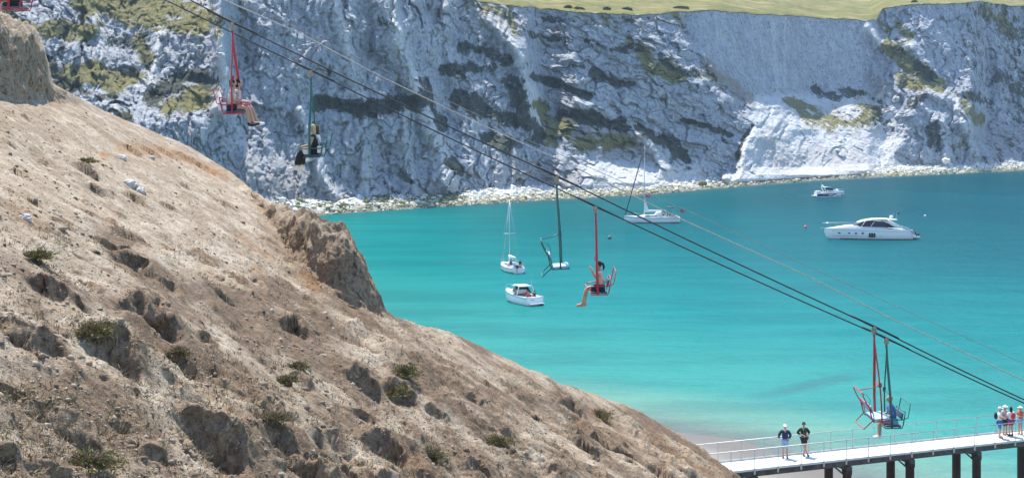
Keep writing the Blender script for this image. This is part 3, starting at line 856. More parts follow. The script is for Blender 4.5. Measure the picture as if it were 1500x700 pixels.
def build_hill():
    cols = np.concatenate([np.arange(-160, -10, 3.0), np.arange(-10, 1090, 1.25), np.arange(1092, 1200, 4.0)])
    # walk each bearing from near the path out over the crest, putting rows where the ground shows
    rows = np.linspace(860, 60, 420)[:, None]
    k = (cols-CX)/FPX
    Yr = Yridge(cols)
    den = HB*k[None]+HC+(rows-HY)/FPX
    Yc = np.where(den > 0.02, -HA/np.maximum(den, 0.02), 200)
    Yc = np.minimum(Yc, Yr[None]-0.4)
    Yc = np.maximum.accumulate(Yc, axis=0)
    tail = np.concatenate([np.linspace(-0.35, 3.4, 60), np.linspace(3.6, 24, 14)])[:, None]
    Y = np.concatenate([np.minimum(Yc, Yr[None]-0.4)+np.linspace(0, 1e-3, 420)[:, None], Yr[None]+tail], 0)
    X = k[None]*Y
    z, _, _ = hill_z(X, Y, False)
    # arc length as seen plus a share of the true length, so steep banks get rows of their own
    py = HY-FPX*(z-EYE)/Y
    dpy = np.abs(np.diff(py, axis=0)); dl = np.diff(Y, axis=0)
    met = dpy+0.02*FPX*np.hypot(dl, np.diff(z, axis=0))/Y[1:]+0.05
    met[-14:] = np.minimum(met[-14:], 3.0)
    kern = np.ones(9)/9
    met = np.apply_along_axis(lambda r: np.convolve(np.pad(r, 4, mode='edge'), kern, 'valid'), 1, met)
    cum = np.concatenate([np.zeros((1, cols.size)), np.cumsum(met, 0)], 0)
    kc = np.ones(41)/41
    cum = np.apply_along_axis(lambda r: np.convolve(np.pad(r, 20, mode='edge'), kc, 'valid'), 1, cum)
    N = 720
    Yn = np.empty((N, cols.size))
    for j in range(cols.size):
        Yn[:, j] = np.interp(np.linspace(0, cum[-1, j], N), cum[:, j], Y[:, j])
    Xn = k[None]*Yn
    z, scar, face = hill_z(Xn, Yn, True)
    # steep faces get a ragged outline in plan as well
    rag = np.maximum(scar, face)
    nx = fbm(Xn*2.4, Yn*2.4, z*2.4, 4, 191)*0.10*rag; ny = fbm(Xn*2.4+9, Yn*2.4, z*2.4, 4, 193)*0.16*rag
    pxg = np.broadcast_to(cols, Yn.shape); pyg = HY-FPX*(z-EYE)/Yn
    cap = hill_z.cap
    lit = sstep(240, 470, pyg+pxg*0.05+fbm(Xn/3, Yn/3, 0.2, 3, 195)*80)*0.42+fbm(Xn/1.4, Yn/1.4, 0.6, 4, 197)*0.55+0.75*cap*sstep(200, 330, pyg)
    lit = lit+0.35*sstep(800, 950, pxg)*0
    org = np.zeros_like(z)
    for pts, hw, s in [([(178, 217), (235, 221), (262, 227), (290, 240), (330, 258)], 7, .85), ([(150, 226), (156, 228)], 5, .9), ([(445, 405), (462, 420)], 9, .9), ([(372, 392), (385, 398)], 5, .8), ([(350, 345), (400, 380)], 6, .6),
                       ([(590, 660), (620, 690)], 14, .3), ([(330, 690), (360, 670)], 14, .5), ([(860, 610), (1050, 690)], 18, .25), ([(20, 300), (60, 330)], 16, .35), ([(540, 450), (556, 462)], 6, .4), ([(505, 425), (520, 450)], 9, .35)]:
        d = seg_dist(pxg, pyg, pts); org = np.maximum(org, s*np.exp(-(d/hw)**2))
    P = np.stack([Xn+nx, Yn+ny, z], -1)
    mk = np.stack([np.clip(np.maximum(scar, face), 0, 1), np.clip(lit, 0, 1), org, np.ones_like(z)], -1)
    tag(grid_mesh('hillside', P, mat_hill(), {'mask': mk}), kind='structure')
build_hill()

# ================================================================== THINGS ON THE HILLSIDE
def place_on_hill(sx, sy):
    """where the sight line at this bearing and dip first meets the hillside"""
    k = (sx-CX)/FPX
    Ys = np.linspace(7.5, Yridge(np.array([sx]))[0]+0.6, 1500)
    z, _, _ = hill_z(k*Ys, Ys, True)
    line = EYE-(sy-HY)/FPX*Ys
    hit = np.nonzero(z > line)[0]
    i = hit[0] if len(hit) else np.argmin(np.abs(z-line))
    return np.array([k*Ys[i], Ys[i], z[i]])

def hill_points(n, seed, rowmin, extra=None):
    rng = np.random.RandomState(seed)
    px = rng.uniform(-10, 1075, n*2); py = rng.uniform(rowmin, 705, n*2)
    keep = py > np.interp(px, *TOPP)+6
    px, py = px[keep][:n], py[keep][:n]
    k = (px-CX)/FPX
    Y = -HA/(HB*k+HC+(py-HY)/FPX)
    Y = np.minimum(Y, Yridge(px)-0.2)
    X = k*Y
    z, sc, _ = hill_z(X, Y, True)
    return X, Y, z, px, py

def build_pebbles():
    X, Y, z, px, py = hill_points(9000, 21, 60)
    cl = fbm(X/1.5, Y/1.5, 0.4, 3, 201)
    rng = np.random.RandomState(22)
    keep = (cl+rng.uniform(-0.4, 0.4, len(X)) > -0.1)
    X, Y, z = X[keep], Y[keep], z[keep]
    size = 0.006+rng.gamma(1.0, 0.010, len(X))
    m = mat_tint('pebble_stone', [(0.0, (0.14, 0.10, 0.07)), (0.5, (0.29, 0.22, 0.155)), (1.0, (0.44, 0.36, 0.28))], nscale=20)
    tag(scatter_rocks('loose_pebbles', np.stack([X, Y, z], -1), size, m, 23), 'loose pebbles and clods scattered over the sandy slope', 'pebbles', kind='stuff')
build_pebbles()

def leaf_cloud(name, centers, normals, length, width, mat, parent=None, seed=0, kind=None):
    """many small blades, each a bent pair of quads"""
    rng = np.random.RandomState(seed); n = len(centers)
    d = normals/np.linalg.norm(normals, axis=1, keepdims=True)
    r = rng.normal(0, 1, (n, 3)); s = np.cross(d, r); s /= np.linalg.norm(s, axis=1, keepdims=True)+1e-9
    bend = np.cross(s, d)*(rng.uniform(0.1, 0.5, (n, 1)))
    L = length[:, None]; W = width[:, None]
    p0 = centers; p1 = centers+d*L*0.55+bend*L*0.12; p2 = centers+d*L+bend*L*0.5
    V = np.stack([p0-s*W*0.3, p0+s*W*0.3, p1-s*W*0.5, p1+s*W*0.5, p2-s*W*0.08, p2+s*W*0.08], 1)
    F = np.array([[0, 1, 3, 2], [2, 3, 5, 4]])
    F = (F[None]+(np.arange(n)*6)[:, None, None]).reshape(-1)
    me = bpy.data.meshes.new(name); nf = n*2
    me.vertices.add(n*6); me.vertices.foreach_set('co', V.astype(np.float32).ravel())
    me.loops.add(nf*4); me.polygons.add(nf)
    me.loops.foreach_set('vertex_index', F.astype(np.int32)); me.polygons.foreach_set('loop_start', np.arange(0, nf*4, 4, dtype=np.int32))
    me.update(calc_edges=True)
    at_ = me.attributes.new('tint', 'FLOAT', 'POINT'); at_.data.foreach_set('value', np.repeat(rng.rand(n), 6).astype(np.float32))
    me.materials.append(mat)
    o = bpy.data.objects.new(name, me); COL.objects.link(o)
    if parent: o.parent = parent
    if kind: o['kind'] = kind
    return o

M_dry = mat_tint('dry_stalks', [(0.0, (0.15, 0.11, 0.06)), (0.5, (0.30, 0.23, 0.13)), (1.0, (0.46, 0.38, 0.24))], nscale=8)
M_leaf = mat_tint('seaside_leaf', [(0.0, (0.09, 0.09, 0.035)), (0.5, (0.19, 0.18, 0.065)), (0.85, (0.30, 0.26, 0.11)), (1.0, (0.48, 0.38, 0.09))], nscale=8)
M_stem = simple('shrub_stem', (0.13, 0.09, 0.06), 0.9)

def build_dry_growth():
    X, Y, z, px, py = hill_points(5200, 31, 330)
    rng = np.random.RandomState(32)
    cl = fbm(X/1.2, Y/1.2, 0.9, 3, 211)+0.25*sstep(420, 620, py)
    keep = cl+rng.uniform(-0.3, 0.3, len(X)) > 0.12
    X, Y, z = X[keep], Y[keep], z[keep]
    k = 9
    c = np.repeat(np.stack([X, Y, z-0.01], -1), k, 0)+rng.normal(0, 1, (len(X)*k, 3))*np.array([0.035, 0.035, 0.004])
    nrm = rng.normal(0, 0.75, c.shape)+np.array([0.15, -0.1, 0.75])
    o = leaf_cloud('dry_ground_cover', c, nrm, rng.uniform(0.03, 0.085, len(c)), rng.uniform(0.005, 0.013, len(c)), M_dry, seed=33)
    tag(o, 'dry brown stalks and ground cover on the lower slope', 'ground cover', kind='stuff')
build_dry_growth()

def shrub(sx, sy, w, h, label, seed, dry=0.3):
    p = place_on_hill(sx, sy)
    s = FPX/p[1]; rw = 0.5*w/s; rh = h/s
    root = empty('seaside_shrub', p)
    tag(root, label, 'shrub', 'low shrubs on the sandy slope')
    rng = np.random.RandomState(seed)
    mb = MB()
    for i in range(11):
        a = rng.uniform(0, 6.28); e = rng.uniform(0.2, 0.9)
        tip = Vector((math.cos(a)*rw*e, math.sin(a)*rw*e, rh*rng.uniform(0.35, 0.9)))
        mb.tube([(0, 0, -0.05), tip*0.5+Vector((0, 0, rh*0.12)), tip], [0.012, 0.008, 0.004], 5)
    mb.build('stems', M_stem, root)
    n = int(2600*min(1.8, max(0.5, w/36.0)))
    u = rng.normal(0, 1, (n, 3)); u /= np.linalg.norm(u, axis=1, keepdims=True); u[:, 2] = np.abs(u[:, 2])
    lump = 0.75+1.1*fbm(u[:, 0]*2.2+seed, u[:, 1]*2.2, u[:, 2]*2.2, 3, seed)
    rr = np.clip(lump, 0.3, 1.5)*rng.uniform(0.35, 1.15, n)**0.6
    c = u*rr[:, None]*np.array([rw*1.1, rw*0.9, rh*0.62])
    k = int(n*(1-dry))
    leaf_cloud('foliage', c[:k], u[:k]+rng.normal(0, 0.5, (k, 3)), rng.uniform(0.018, 0.042, k), rng.uniform(0.009, 0.018, k), M_leaf, root, seed, 'stuff')
    leaf_cloud('dead_twigs', c[k:]*0.95, u[k:]+rng.normal(0, 0.4, (n-k, 3)), rng.uniform(0.04, 0.08, n-k), rng.uniform(0.004, 0.009, n-k), M_dry, root, seed+1, 'stuff')
SHRUBS = [
 (135, 492, 62, 30, 'brownish green shrub overhanging the wide hollow on the left of the slope', .5),
 (52, 381, 44, 15, 'low dark green shrub on the upper left of the slope, above a pit', .2),
 (592, 551, 40, 22, 'bright yellow-green tuft in the middle of the lower slope', .15),
 (578, 580, 50, 20, 'dark trailing shrub just below the bright yellow-green tuft', .35),
 (880, 612, 38, 18, 'yellowish shrub beside the crest low on the right of the slope', .3),
 (128, 684, 92, 30, 'wide yellow-green shrub at the bottom left edge of the picture', .4),
 (634, 672, 36, 24, 'dark dry shrub near the bottom edge, left of centre of the slope foot', .6),
 (730, 648, 40, 12, 'low green shrub near the bottom middle of the slope', .3),
 (436, 540, 30, 15, 'pale green plant under the round pit in mid slope', .4),
 (418, 560, 30, 10, 'flat plant with yellow flowers left of the slope centre', .3),
 (126, 238, 30, 8, 'mossy green cap on the lip of a pit high on the slope', .1),
 (262, 520, 30, 14, 'dry brown bush over the hollow in the left middle of the slope', .8),
 (405, 622, 44, 14, 'brown tussock overhanging a deep hollow at the lower middle', .85),
]
for i, (sx, sy, w, h, lb, dr) in enumerate(SHRUBS):
    shrub(sx, sy, w, h, lb, 300+i*5, dr)

# pale stones that lie loose on the slope
def stone(name, label, pos, r, mat, seed, cat='stone', group=None):
    rng = np.random.RandomState(seed)
    bm = bmesh.new(); bmesh.ops.create_icosphere(bm, subdivisions=3, radius=1.0)
    v = np.array([q.co[:] for q in bm.verts])
    d = 1+0.35*fbm(v[:, 0]*1.1+seed, v[:, 1]*1.1, v[:, 2]*1.1, 4, seed, 0.5, True)-0.2
    for q, f in zip(bm.verts, d):
        q.co = Vector((q.co.x*f*r[0], q.co.y*f*r[1], q.co.z*f*r[2]))
    me = bpy.data.meshes.new(name); bm.to_mesh(me); bm.free(); me.materials.append(mat)
    o = bpy.data.objects.new(name, me); COL.objects.link(o); o.location = pos
    o.rotation_euler = (0, 0, rng.uniform(0, 6))
    return tag(o, label, cat, group)
M_stone = simple('grey_stone', (0.50, 0.46, 0.41), 0.9, 0, 0.3, 3.0, 0.6)
for i, (sx, sy, w, lb) in enumerate([(190, 272, 22, 'large pale grey stone high on the slope beside the pits'), (205, 281, 16, 'pale stone just right of the largest pale grey stone'), (178, 232, 13, 'small grey stone on the upper slope under the orange crack'),
                                     (37, 320, 16, 'bluish grey clod at the left edge of the upper slope'), (222, 232, 9, 'small stone below the orange crack, by a crevice')]):
    p = place_on_hill(sx, sy); s = FPX/p[1]
    stone('slope_stone', lb, p, (0.5*w/s, 0.45*w/s, 0.34*w/s), M_stone, 400+i, group='loose stones on the slope')
M_chalk_b = simple('bare_chalk', (0.72, 0.71, 0.67), 0.95, 0, 0.2, 1.5, 0.5)
for i, (sx, sy, w, lb) in enumerate([(695, 284, 9, 'larger of two square chalk blocks on the far beach'), (710, 283, 11, 'chalk block beside its twin on the far beach'), (1386, 236, 12, 'big grey boulder under the promontory on the far beach')]):
    Yb_ = float(Yfoot(np.array([sx]))[0])-3
    p = at(sx, sy, Yb_); s = FPX/Yb_
    stone('chalk_block', lb, (p.x, p.y, max(2.4, p.z)), (0.5*w/s, 0.4*w/s, 0.35*w/s), M_chalk_b, 420+i, group='large blocks on the far beach')

# gorse on the clifftop
M_gorse = mat_tint('gorse_leaf', [(0.0, (0.07, 0.08, 0.03)), (0.6, (0.13, 0.14, 0.05)), (1.0, (0.2, 0.19, 0.07))], nscale=1.0)
for i, (sx, back, w, h, lb) in enumerate([(832, 9, 12, 0.9, 'leftmost dark gorse clump on the clifftop turf'), (848, 7, 18, 0.9, 'second gorse clump from the left on the clifftop turf'), (888, 12, 11, 0.9, 'tiny gorse clump in the middle of the clifftop row'),
                                          (918, 18, 14, 0.8, 'gorse clump right of the tiny one on the clifftop'), (997, 12, 26, 0.9, 'widest gorse clump on the clifftop turf'), (1340, 10, 8, 0.9, 'lone gorse clump above the promontory')]):
    j = int(np.argmin(np.abs(cliff_cols-sx))); e = cliff_top[j]
    s = FPX/(e[1]+back)
    zz = turf_z(sx, back, np.mean(cliff_top[max(0, j-6):j+7, 2]))
    root = empty('gorse_clump', (e[0]+(sx-CX)/FPX*back, e[1]+back, zz-0.3))
    tag(root, lb, 'shrub', 'gorse clumps on the clifftop')
    rw = 0.5*w/s
    rng = np.random.RandomState(500+i); n = 700
    u = rng.normal(0, 1, (n, 3)); u /= np.linalg.norm(u, axis=1, keepdims=True); u[:, 2] = np.abs(u[:, 2])
    c = u*(0.8+0.4*fbm(u[:, 0]*2+i*3, u[:, 1]*2, u[:, 2]*2, 2, 77)[:, None])*np.array([rw, 2.0, h])
    mb = MB()
    for q in range(6):
        a = rng.uniform(0, 6.28); mb.tube([(0, 0, -0.4), (math.cos(a)*rw*0.6, math.sin(a)*1.2, h*0.7)], [0.08, 0.03], 5)
    mb.build('stems', M_stem, root)
    leaf_cloud('foliage', c, u+rng.normal(0, 0.4, (n, 3)), rng.uniform(0.25, 0.6, n), rng.uniform(0.15, 0.35, n), M_gorse, root, 510+i, 'stuff')

# ================================================================== PIER
M_deck = simple('pale_decking', (0.62, 0.60, 0.57), 0.8, 0, 0.10, 1.5, 0.3)
M_gal = simple('galvanised_rail', (0.42, 0.43, 0.43), 0.45, 0.6, 0.15, 4)
M_beam = simple('weathered_beam', (0.075, 0.06, 0.05), 0.85, 0, 0.45, 2.5, 0.5)
def mat_pile():
    m, nt, b = new_mat('rusty_pile'); t = NT(nt); P = t.pos()
    sx = nt.nodes.new('ShaderNodeSeparateXYZ'); t.link(P, sx.inputs[0])
    n = t.noise(t.scale(P, (3, 3, 0.8)), 1.5, 5, 0.7)
    c = t.ramp(n, [(0.3, (0.022, 0.014, 0.012)), (0.55, (0.055, 0.026, 0.02)), (0.75, (0.12, 0.055, 0.035))])
    lo = t.ramp(t.math('ADD', sx.outputs[2], t.math('MULTIPLY', n, 1.2)), [(0.0, 1.0), (0.9, 1.0), (1.0, 0.0)])
    nd = t.math('MULTIPLY', t.math('LESS_THAN', t.math('ADD', sx.outputs[2], t.math('MULTIPLY', n, 1.6)), 1.7), 0.75)
    c = t.mix(nd, c, (0.16, 0.125, 0.085))
    t.link(c, b.inputs['Base Color']); b.inputs['Roughness'].default_value = 0.85
    t.link(t.bump(n, 0.7, 0.06), b.inputs['Normal'])
    return m
M_pile = mat_pile()
PA = Vector((11.9, 77.1, 4.0)); PD = Vector((18.6, 7.5, 0)).normalized(); PN = Vector((-PD.y, PD.x, 0))   # along, and away from the viewer
WID = 2.05
def pp(t_, v, z=0.0): return PA+PD*t_+PN*v+Vector((0, 0, z))
def build_pier():
    rz = math.atan2(PD.y, PD.x)
    root = empty('pier', (PA.x, PA.y, 0), 0)
    tag(root, 'narrow pier with a pale deck, thin railings and dark piles', 'pier')
    inv = Matrix.Translation((-PA.x, -PA.y, 0))
    rot = Matrix.Rotation(rz, 3, 'Z')
    T0, T1 = -9.0, 34.0
    def L(p): return inv @ p
    def bar(name, t0, t1, v, z, sy, sz, mat):
        mb = MB(); mb.box(L(pp((t0+t1)/2, v, z)), (t1-t0, sy, sz), 0, rot); return mb.build(name, mat, root)
    bar('deck', T0, T1, WID/2, -0.04, WID, 0.08, M_deck)
    bar('edge_beam', T0, T1, 0.06, -0.235, 0.12, 0.30, M_beam)
    bar('edge_beam', T0, T1, WID-0.06, -0.235, 0.12, 0.30, M_beam)
    bar('kerb', T0, T1, WID-0.04, 0.05, 0.06, 0.10, M_gal)
    bar('kerb', T0, T1, 0.03, 0.012, 0.05, 0.024, M_gal)
    for v in (-0.03, WID+0.03):
        mb = MB(); mb.tube([L(pp(T0, v, 1.1)), L(pp(T1, v, 1.1))], 0.024, 8); mb.build('handrail', M_gal, root)
        off = 0.0 if v < 0 else 0.42
        post = None
        for i in range(-6, 23):
            tt = i*1.49+off-0.05
            if post is None:
                mb = MB(); mb.tube([(0, 0, -0.28), (0, 0, 1.1)], 0.022, 8); mb.box((0, 0, -0.16), (0.10, 0.05, 0.22))
                post = mb.build('rail_post', M_gal, root); o = post
            else:
                o = post.copy(); COL.objects.link(o); o.parent = root
            o.location = L(pp(tt, v, 0))
    # cross joists under the deck
    jo = None
    for i in range(-5, 20):
        if jo is None:
            mb = MB(); mb.box((0, 0, 0), (0.09, WID-0.26, 0.16), 0, rot); jo = mb.build('joist', M_beam, root); o = jo
        else: o = jo.copy(); COL.objects.link(o); o.parent = root
        o.location = L(pp(i*1.49+0.6, WID/2, -0.165))
    pile = None
    for tt in (1.45, 7.55, 11.85, 16.6, 21.5, 26.5, 31.5):
        cz = -0.50
        mb = MB(); mb.box(L(pp(tt, WID/2, cz)), (0.34, WID+0.25, 0.22), 0, rot); mb.build('crosshead', M_beam, root)
        for v in (0.12, WID-0.15):
            if pile is None:
                mb = MB(); mb.tube([(0, 0, -6.5), (0, 0, -0.86), (0, 0, -0.85), (0, 0, -0.61)], [0.25, 0.25, 0.29, 0.29], 16)
                pile = mb.build('pile', M_pile, root); o = pile
            else: o = pile.copy(); COL.objects.link(o); o.parent = root
            o.location = L(pp(tt, v, 0))
        mb = MB()
        mb.tube([L(pp(tt-0.8, 0.1, -0.40)), L(pp(tt-0.24, 0.1, -0.85))], 0.05, 6); mb.build('knee_brace', M_beam, root)
build_pier()

# ================================================================== PEOPLE
M_skin = simple('skin', (0.46, 0.27, 0.19), 0.55, 0, 0.08)
M_eye = simple('eye_dark', (0.02, 0.015, 0.012), 0.3)
M_lip = simple('lip', (0.33, 0.13, 0.11), 0.5)
CLOTH = {}
def cloth(name, col, var=0.15):
    return simple('cloth_'+name, col, 0.85, 0, var, 5.0, 0.35)
def skin_geo(nodes, edges, root, sub=1):
    names = list(nodes)
    me = bpy.data.meshes.new('tmp')
    me.from_pydata([nodes[n][0] for n in names], [(names.index(a), names.index(b)) for a, b in edges], [])
    ob = bpy.data.objects.new('tmp', me); COL.objects.link(ob)
    md = ob.modifiers.new('s', 'SKIN'); md.use_smooth_shade = True; md.branch_smoothing = 0.4
    for i, n in enumerate(names):
        r = nodes[n][1]; r = r if isinstance(r, tuple) else (r, r)
        sv = me.skin_vertices[0].data[i]; sv.radius = r; sv.use_root = (n == root)
    ss = ob.modifiers.new('u', 'SUBSURF'); ss.levels = sub; ss.render_levels = sub
    dg = bpy.context.evaluated_depsgraph_get()
    ev = bpy.data.meshes.new_from_object(ob.evaluated_get(dg))
    vs = [v.co.copy() for v in ev.vertices]; fs = [tuple(p.vertices) for p in ev.polygons]
    bpy.data.objects.remove(ob); bpy.data.meshes.remove(me); bpy.data.meshes.remove(ev)
    return vs, fs

def V(*a): return Vector(a)
def stand(le=(-0.25, 0.0, 1.16), lw=(-0.24, 0.10, 0.92), re=(0.25, 0.0, 1.16), rw=(0.24, 0.10, 0.92), lk=(-0.10, 0.03, 0.48), la=(-0.11, 0.0, 0.08), rk=(0.10, 0.03, 0.48), ra=(0.11, 0.0, 0.08), lean=0.0, ltoe=(0, 0.16, -0.045), rtoe=(0, 0.16, -0.045)):
    d = dict(pelvis=V(0, lean*0.3, 0.95), waist=V(0, lean*0.6, 1.08), chest=V(0, lean, 1.30), neck=V(0, lean+0.01, 1.49), head=V(0, lean+0.03, 1.64),
             ls=V(-0.18, lean, 1.41), rs=V(0.18, lean, 1.41), le=V(*le), lw=V(*lw), re=V(*re), rw=V(*rw),
             lh=V(-0.09, lean*0.3, 0.90), rh=V(0.09, lean*0.3, 0.90), lk=V(*lk), rk=V(*rk), la=V(*la), ra=V(*ra))
    d['lt'] = d['la']+V(*ltoe); d['rt'] = d['ra']+V(*rtoe)
    return d
def sit(le=(-0.25, 0.10, 0.30), lw=(-0.22, 0.33, 0.26), re=(0.25, 0.10, 0.30), rw=(0.22, 0.33, 0.26), lean=0.0, swing=0.10, headf=0.03):
    d = dict(pelvis=V(0, 0, 0.11), waist=V(0, -0.02+lean*0.4, 0.24), chest=V(0, -0.02+lean, 0.46), neck=V(0, lean, 0.64), head=V(0, lean+headf, 0.79),
             ls=V(-0.17, lean-0.01, 0.57), rs=V(0.17, lean-0.01, 0.57), le=V(*le), lw=V(*lw), re=V(*re), rw=V(*rw),
             lh=V(-0.09, 0.03, 0.09), rh=V(0.09, 0.03, 0.09), lk=V(-0.10, 0.44, 0.10), rk=V(0.10, 0.42, 0.09),
             la=V(-0.10, 0.46+swing, -0.36), ra=V(0.09, 0.44+swing*0.6, -0.38))
    d['lt'] = d['la']+V(0, 0.16, -0.03); d['rt'] = d['ra']+V(0, 0.16, -0.05)
    return d

def person(label, M, J, top, bottom, shoes, hair, group=None, sleeves=0.6, legs=0.55, hairstyle='short', hat=None, scale=1.0, skirt=False, extra=None, sandals=False):
    """M: where the person stands or sits; J: joints; sleeves/legs: how far the cloth reaches along the limb (2 = wrist / ankle)"""
    root = empty('person'); root.matrix_world = M @ Matrix.Scale(scale, 4)
    tag(root, label, 'person', group)
    rad = dict(pelvis=(0.155, 0.115), waist=(0.135, 0.105), chest=(0.165, 0.115), neck=0.052, ls=0.062, rs=0.062, le=0.047, re=0.047, lw=0.032, rw=0.029, lh=0.095, rh=0.095, lk=0.066, rk=0.066, la=0.046, ra=0.046, lt=0.032, rt=0.032)
    nd = {k: (J[k], rad[k]) for k in rad}
    nd['jaw'] = (J['neck'].lerp(J['head'], 0.55), 0.058)
    for a, b, c in (('ls', 'le', 'lw'), ('rs', 're', 'rw')):
        dirv = (J[c]-J[b]).normalized()
        nd[c+'h'] = (J[c]+dirv*0.075, (0.036, 0.02))
    E = [('pelvis', 'waist'), ('waist', 'chest'), ('chest', 'neck'), ('neck', 'jaw'), ('chest', 'ls'), ('ls', 'le'), ('le', 'lw'), ('lw', 'lwh'), ('chest', 'rs'), ('rs', 're'), ('re', 'rw'), ('rw', 'rwh'),
         ('pelvis', 'lh'), ('lh', 'lk'), ('lk', 'la'), ('la', 'lt'), ('pelvis', 'rh'), ('rh', 'rk'), ('rk', 'ra'), ('ra', 'rt')]
    vs, fs = skin_geo(nd, E, 'pelvis')
    mb = MB(); mb.add(vs, fs, 0, True)
    h = J['head']; up = (J['head']-J['neck']).normalized()
    mb.ell(h, (0.074, 0.092, 0.115), 0, 14, 10)
    mb.ell(h+V(0, 0.094, -0.012), (0.012, 0.018, 0.02), 0, 8, 6)
    for sx in (-1, 1): mb.ell(h+V(sx*0.075, 0, -0.005), (0.012, 0.02, 0.03), 0, 8, 6)
    for a, b, sg in (('le', 'lw', -1), ('re', 'rw', 1)):     # fingers, unequal and slightly curled, thumb off the side
        d = (J[b]-J[a]).normalized(); side = d.cross(V(0, 0, 1)); side = side.normalized() if side.length > 0.05 else V(1, 0, 0)
        pal = side.cross(d).normalized(); base = J[b]+d*0.085
        for i, ln in enumerate((0.066, 0.078, 0.074, 0.056)):
            o_ = base+side*(i-1.5)*0.019
            mb.tube([o_-d*0.02, o_+d*ln*0.55-pal*0.004, o_+d*ln*0.85-pal*0.026], [0.010, 0.009, 0.007], 6)
        o_ = J[b]+d*0.03
        mb.tube([o_, o_+side*sg*-0.035+d*0.03, o_+side*sg*-0.042+d*0.062], [0.012, 0.010, 0.008], 6)
    mb.build('body', M_skin, root)
    mb = MB()
    mb.ell(h+V(-0.030, 0.082, 0.012), (0.011, 0.008, 0.007), 0, 8, 5); mb.build('eye', M_eye, root)
    mb = MB()
    mb.ell(h+V(0.030, 0.082, 0.012), (0.011, 0.008, 0.007), 0, 8, 5); mb.build('eye', M_eye, root)
    mb = MB(); mb.ell(h+V(0, 0.080, -0.052), (0.022, 0.010, 0.007), 0, 8, 5); mb.build('mouth', M_lip, root)
    # top
    g = lambda r, k=1.2, a=0.018: tuple(x*k+a for x in r) if isinstance(r, tuple) else r*k+a
    cn = {'pelvis': (J['pelvis'].lerp(J['waist'], 0.15), g(rad['pelvis'])), 'waist': (J['waist'], g(rad['waist'])), 'chest': (J['chest'], g(rad['chest'])), 'neck': (J['chest'].lerp(J['neck'], 0.72), 0.08)}
    ce = [('pelvis', 'waist'), ('waist', 'chest'), ('chest', 'neck')]
    for s in 'lr':
        cn[s+'s'] = (J[s+'s'], g(0.062)); ce.append(('chest', s+'s'))
        if sleeves > 0:
            f = min(sleeves, 1); cn[s+'e'] = (J[s+'s'].lerp(J[s+'e'], f), g(0.05)); ce.append((s+'s', s+'e'))
        if sleeves > 1:
            f = min(sleeves-1, 0.95); cn[s+'w'] = (J[s+'e'].lerp(J[s+'w'], f), g(0.034)); ce.append((s+'e', s+'w'))
    vs, fs = skin_geo(cn, ce, 'pelvis')
    MB().add(vs, fs, 0, True).build('top', top, root)
    # bottom
    bn = {'pelvis': (J['pelvis'], g(rad['pelvis'], 1.12, 0.004))}; be = []
    for s in 'lr':
        bn[s+'h'] = (J[s+'h'], g(0.088, 1.15)); be.append(('pelvis', s+'h'))
        f = min(legs, 1); bn[s+'k'] = (J[s+'h'].lerp(J[s+'k'], f), g(0.088*(1-f)+0.062*f, 1.22)); be.append((s+'h', s+'k'))
        if legs > 1:
            f = min(legs-1, 0.9); bn[s+'a'] = (J[s+'k'].lerp(J[s+'a'], f), g(0.043)); be.append((s+'k', s+'a'))
    vs, fs = skin_geo(bn, be, 'pelvis')
    MB().add(vs, fs, 0, True).build('skirt' if skirt else ('trousers' if legs > 1 else 'shorts'), bottom, root)
    for s in 'lr':
        a, t_ = J[s+'a'], J[s+'t']
        d = (t_-a); d.z = 0 if abs(d.z) < 0.08 else d.z; d.normalize()
        q = d.to_track_quat('Y', 'Z').to_matrix()
        c = a+d*0.065+(q @ V(0, 0, -0.035))
        mb = MB(); mb.ell(c, (0.052, 0.145, 0.048), 0, 10, 8, q); mb.ell(c+(q @ V(0, -0.075, 0.035)), (0.05, 0.06, 0.055), 0, 10, 6, q)
        mb.build('shoe', shoes, root)
    if hairstyle:
        mb = MB()
        mb.ell(h+V(0, -0.016, 0.020), (0.086, 0.097, 0.112), 0, 14, 8, Matrix.Rotation(R(24), 3, 'X'), 0.0, 0.62)
        if hairstyle in ('long', 'bob'):
            ln = 0.24 if hairstyle == 'long' else 0.12
            mb.loft([[h+V(0.088*math.cos(a)*w, -0.045+0.062*math.sin(a)*w, z) for a in [2*math.pi*i/12 for i in range(12)]] for z, w in ((0.06, 0.9), (-0.02, 1.05), (-ln*0.6, 1.05), (-ln, 0.6))])
        if hairstyle == 'tail':
            mb.tube([h+V(0, -0.09, 0.05), h+V(0, -0.15, 0.03), h+V(0, -0.17, -0.08), h+V(0, -0.14, -0.18)], [0.03, 0.036, 0.032, 0.012], 8)
        mb.build('hair', hair, root)
    if hat:
        kind, hm = hat
        mb = MB()
        mb.ell(h+V(0, -0.004, 0.045), (0.092, 0.108, 0.092), 0, 16, 6, None, 0.0, 0.5)
        if kind == 'cap':
            mb.prism(None, [h+V(0.085*math.cos(a), 0.07+0.13*math.sin(a), 0.052-0.02*math.sin(a)) for a in np.linspace(0, math.pi, 9)], [h+V(0.085*math.cos(a), 0.07+0.13*math.sin(a), 0.062-0.02*math.sin(a)) for a in np.linspace(0, math.pi, 9)])
        else:
            mb.loft([[h+V(r_*math.cos(a), r_*1.08*math.sin(a), z_) for a in [2*math.pi*i/20 for i in range(20)]] for r_, z_ in ((0.088, 0.05), (0.17, 0.030), (0.172, 0.038), (0.09, 0.062))], cap=False, closed=True)
        mb.build('hat', hm, root)
    if extra: extra(root, J)
    return root

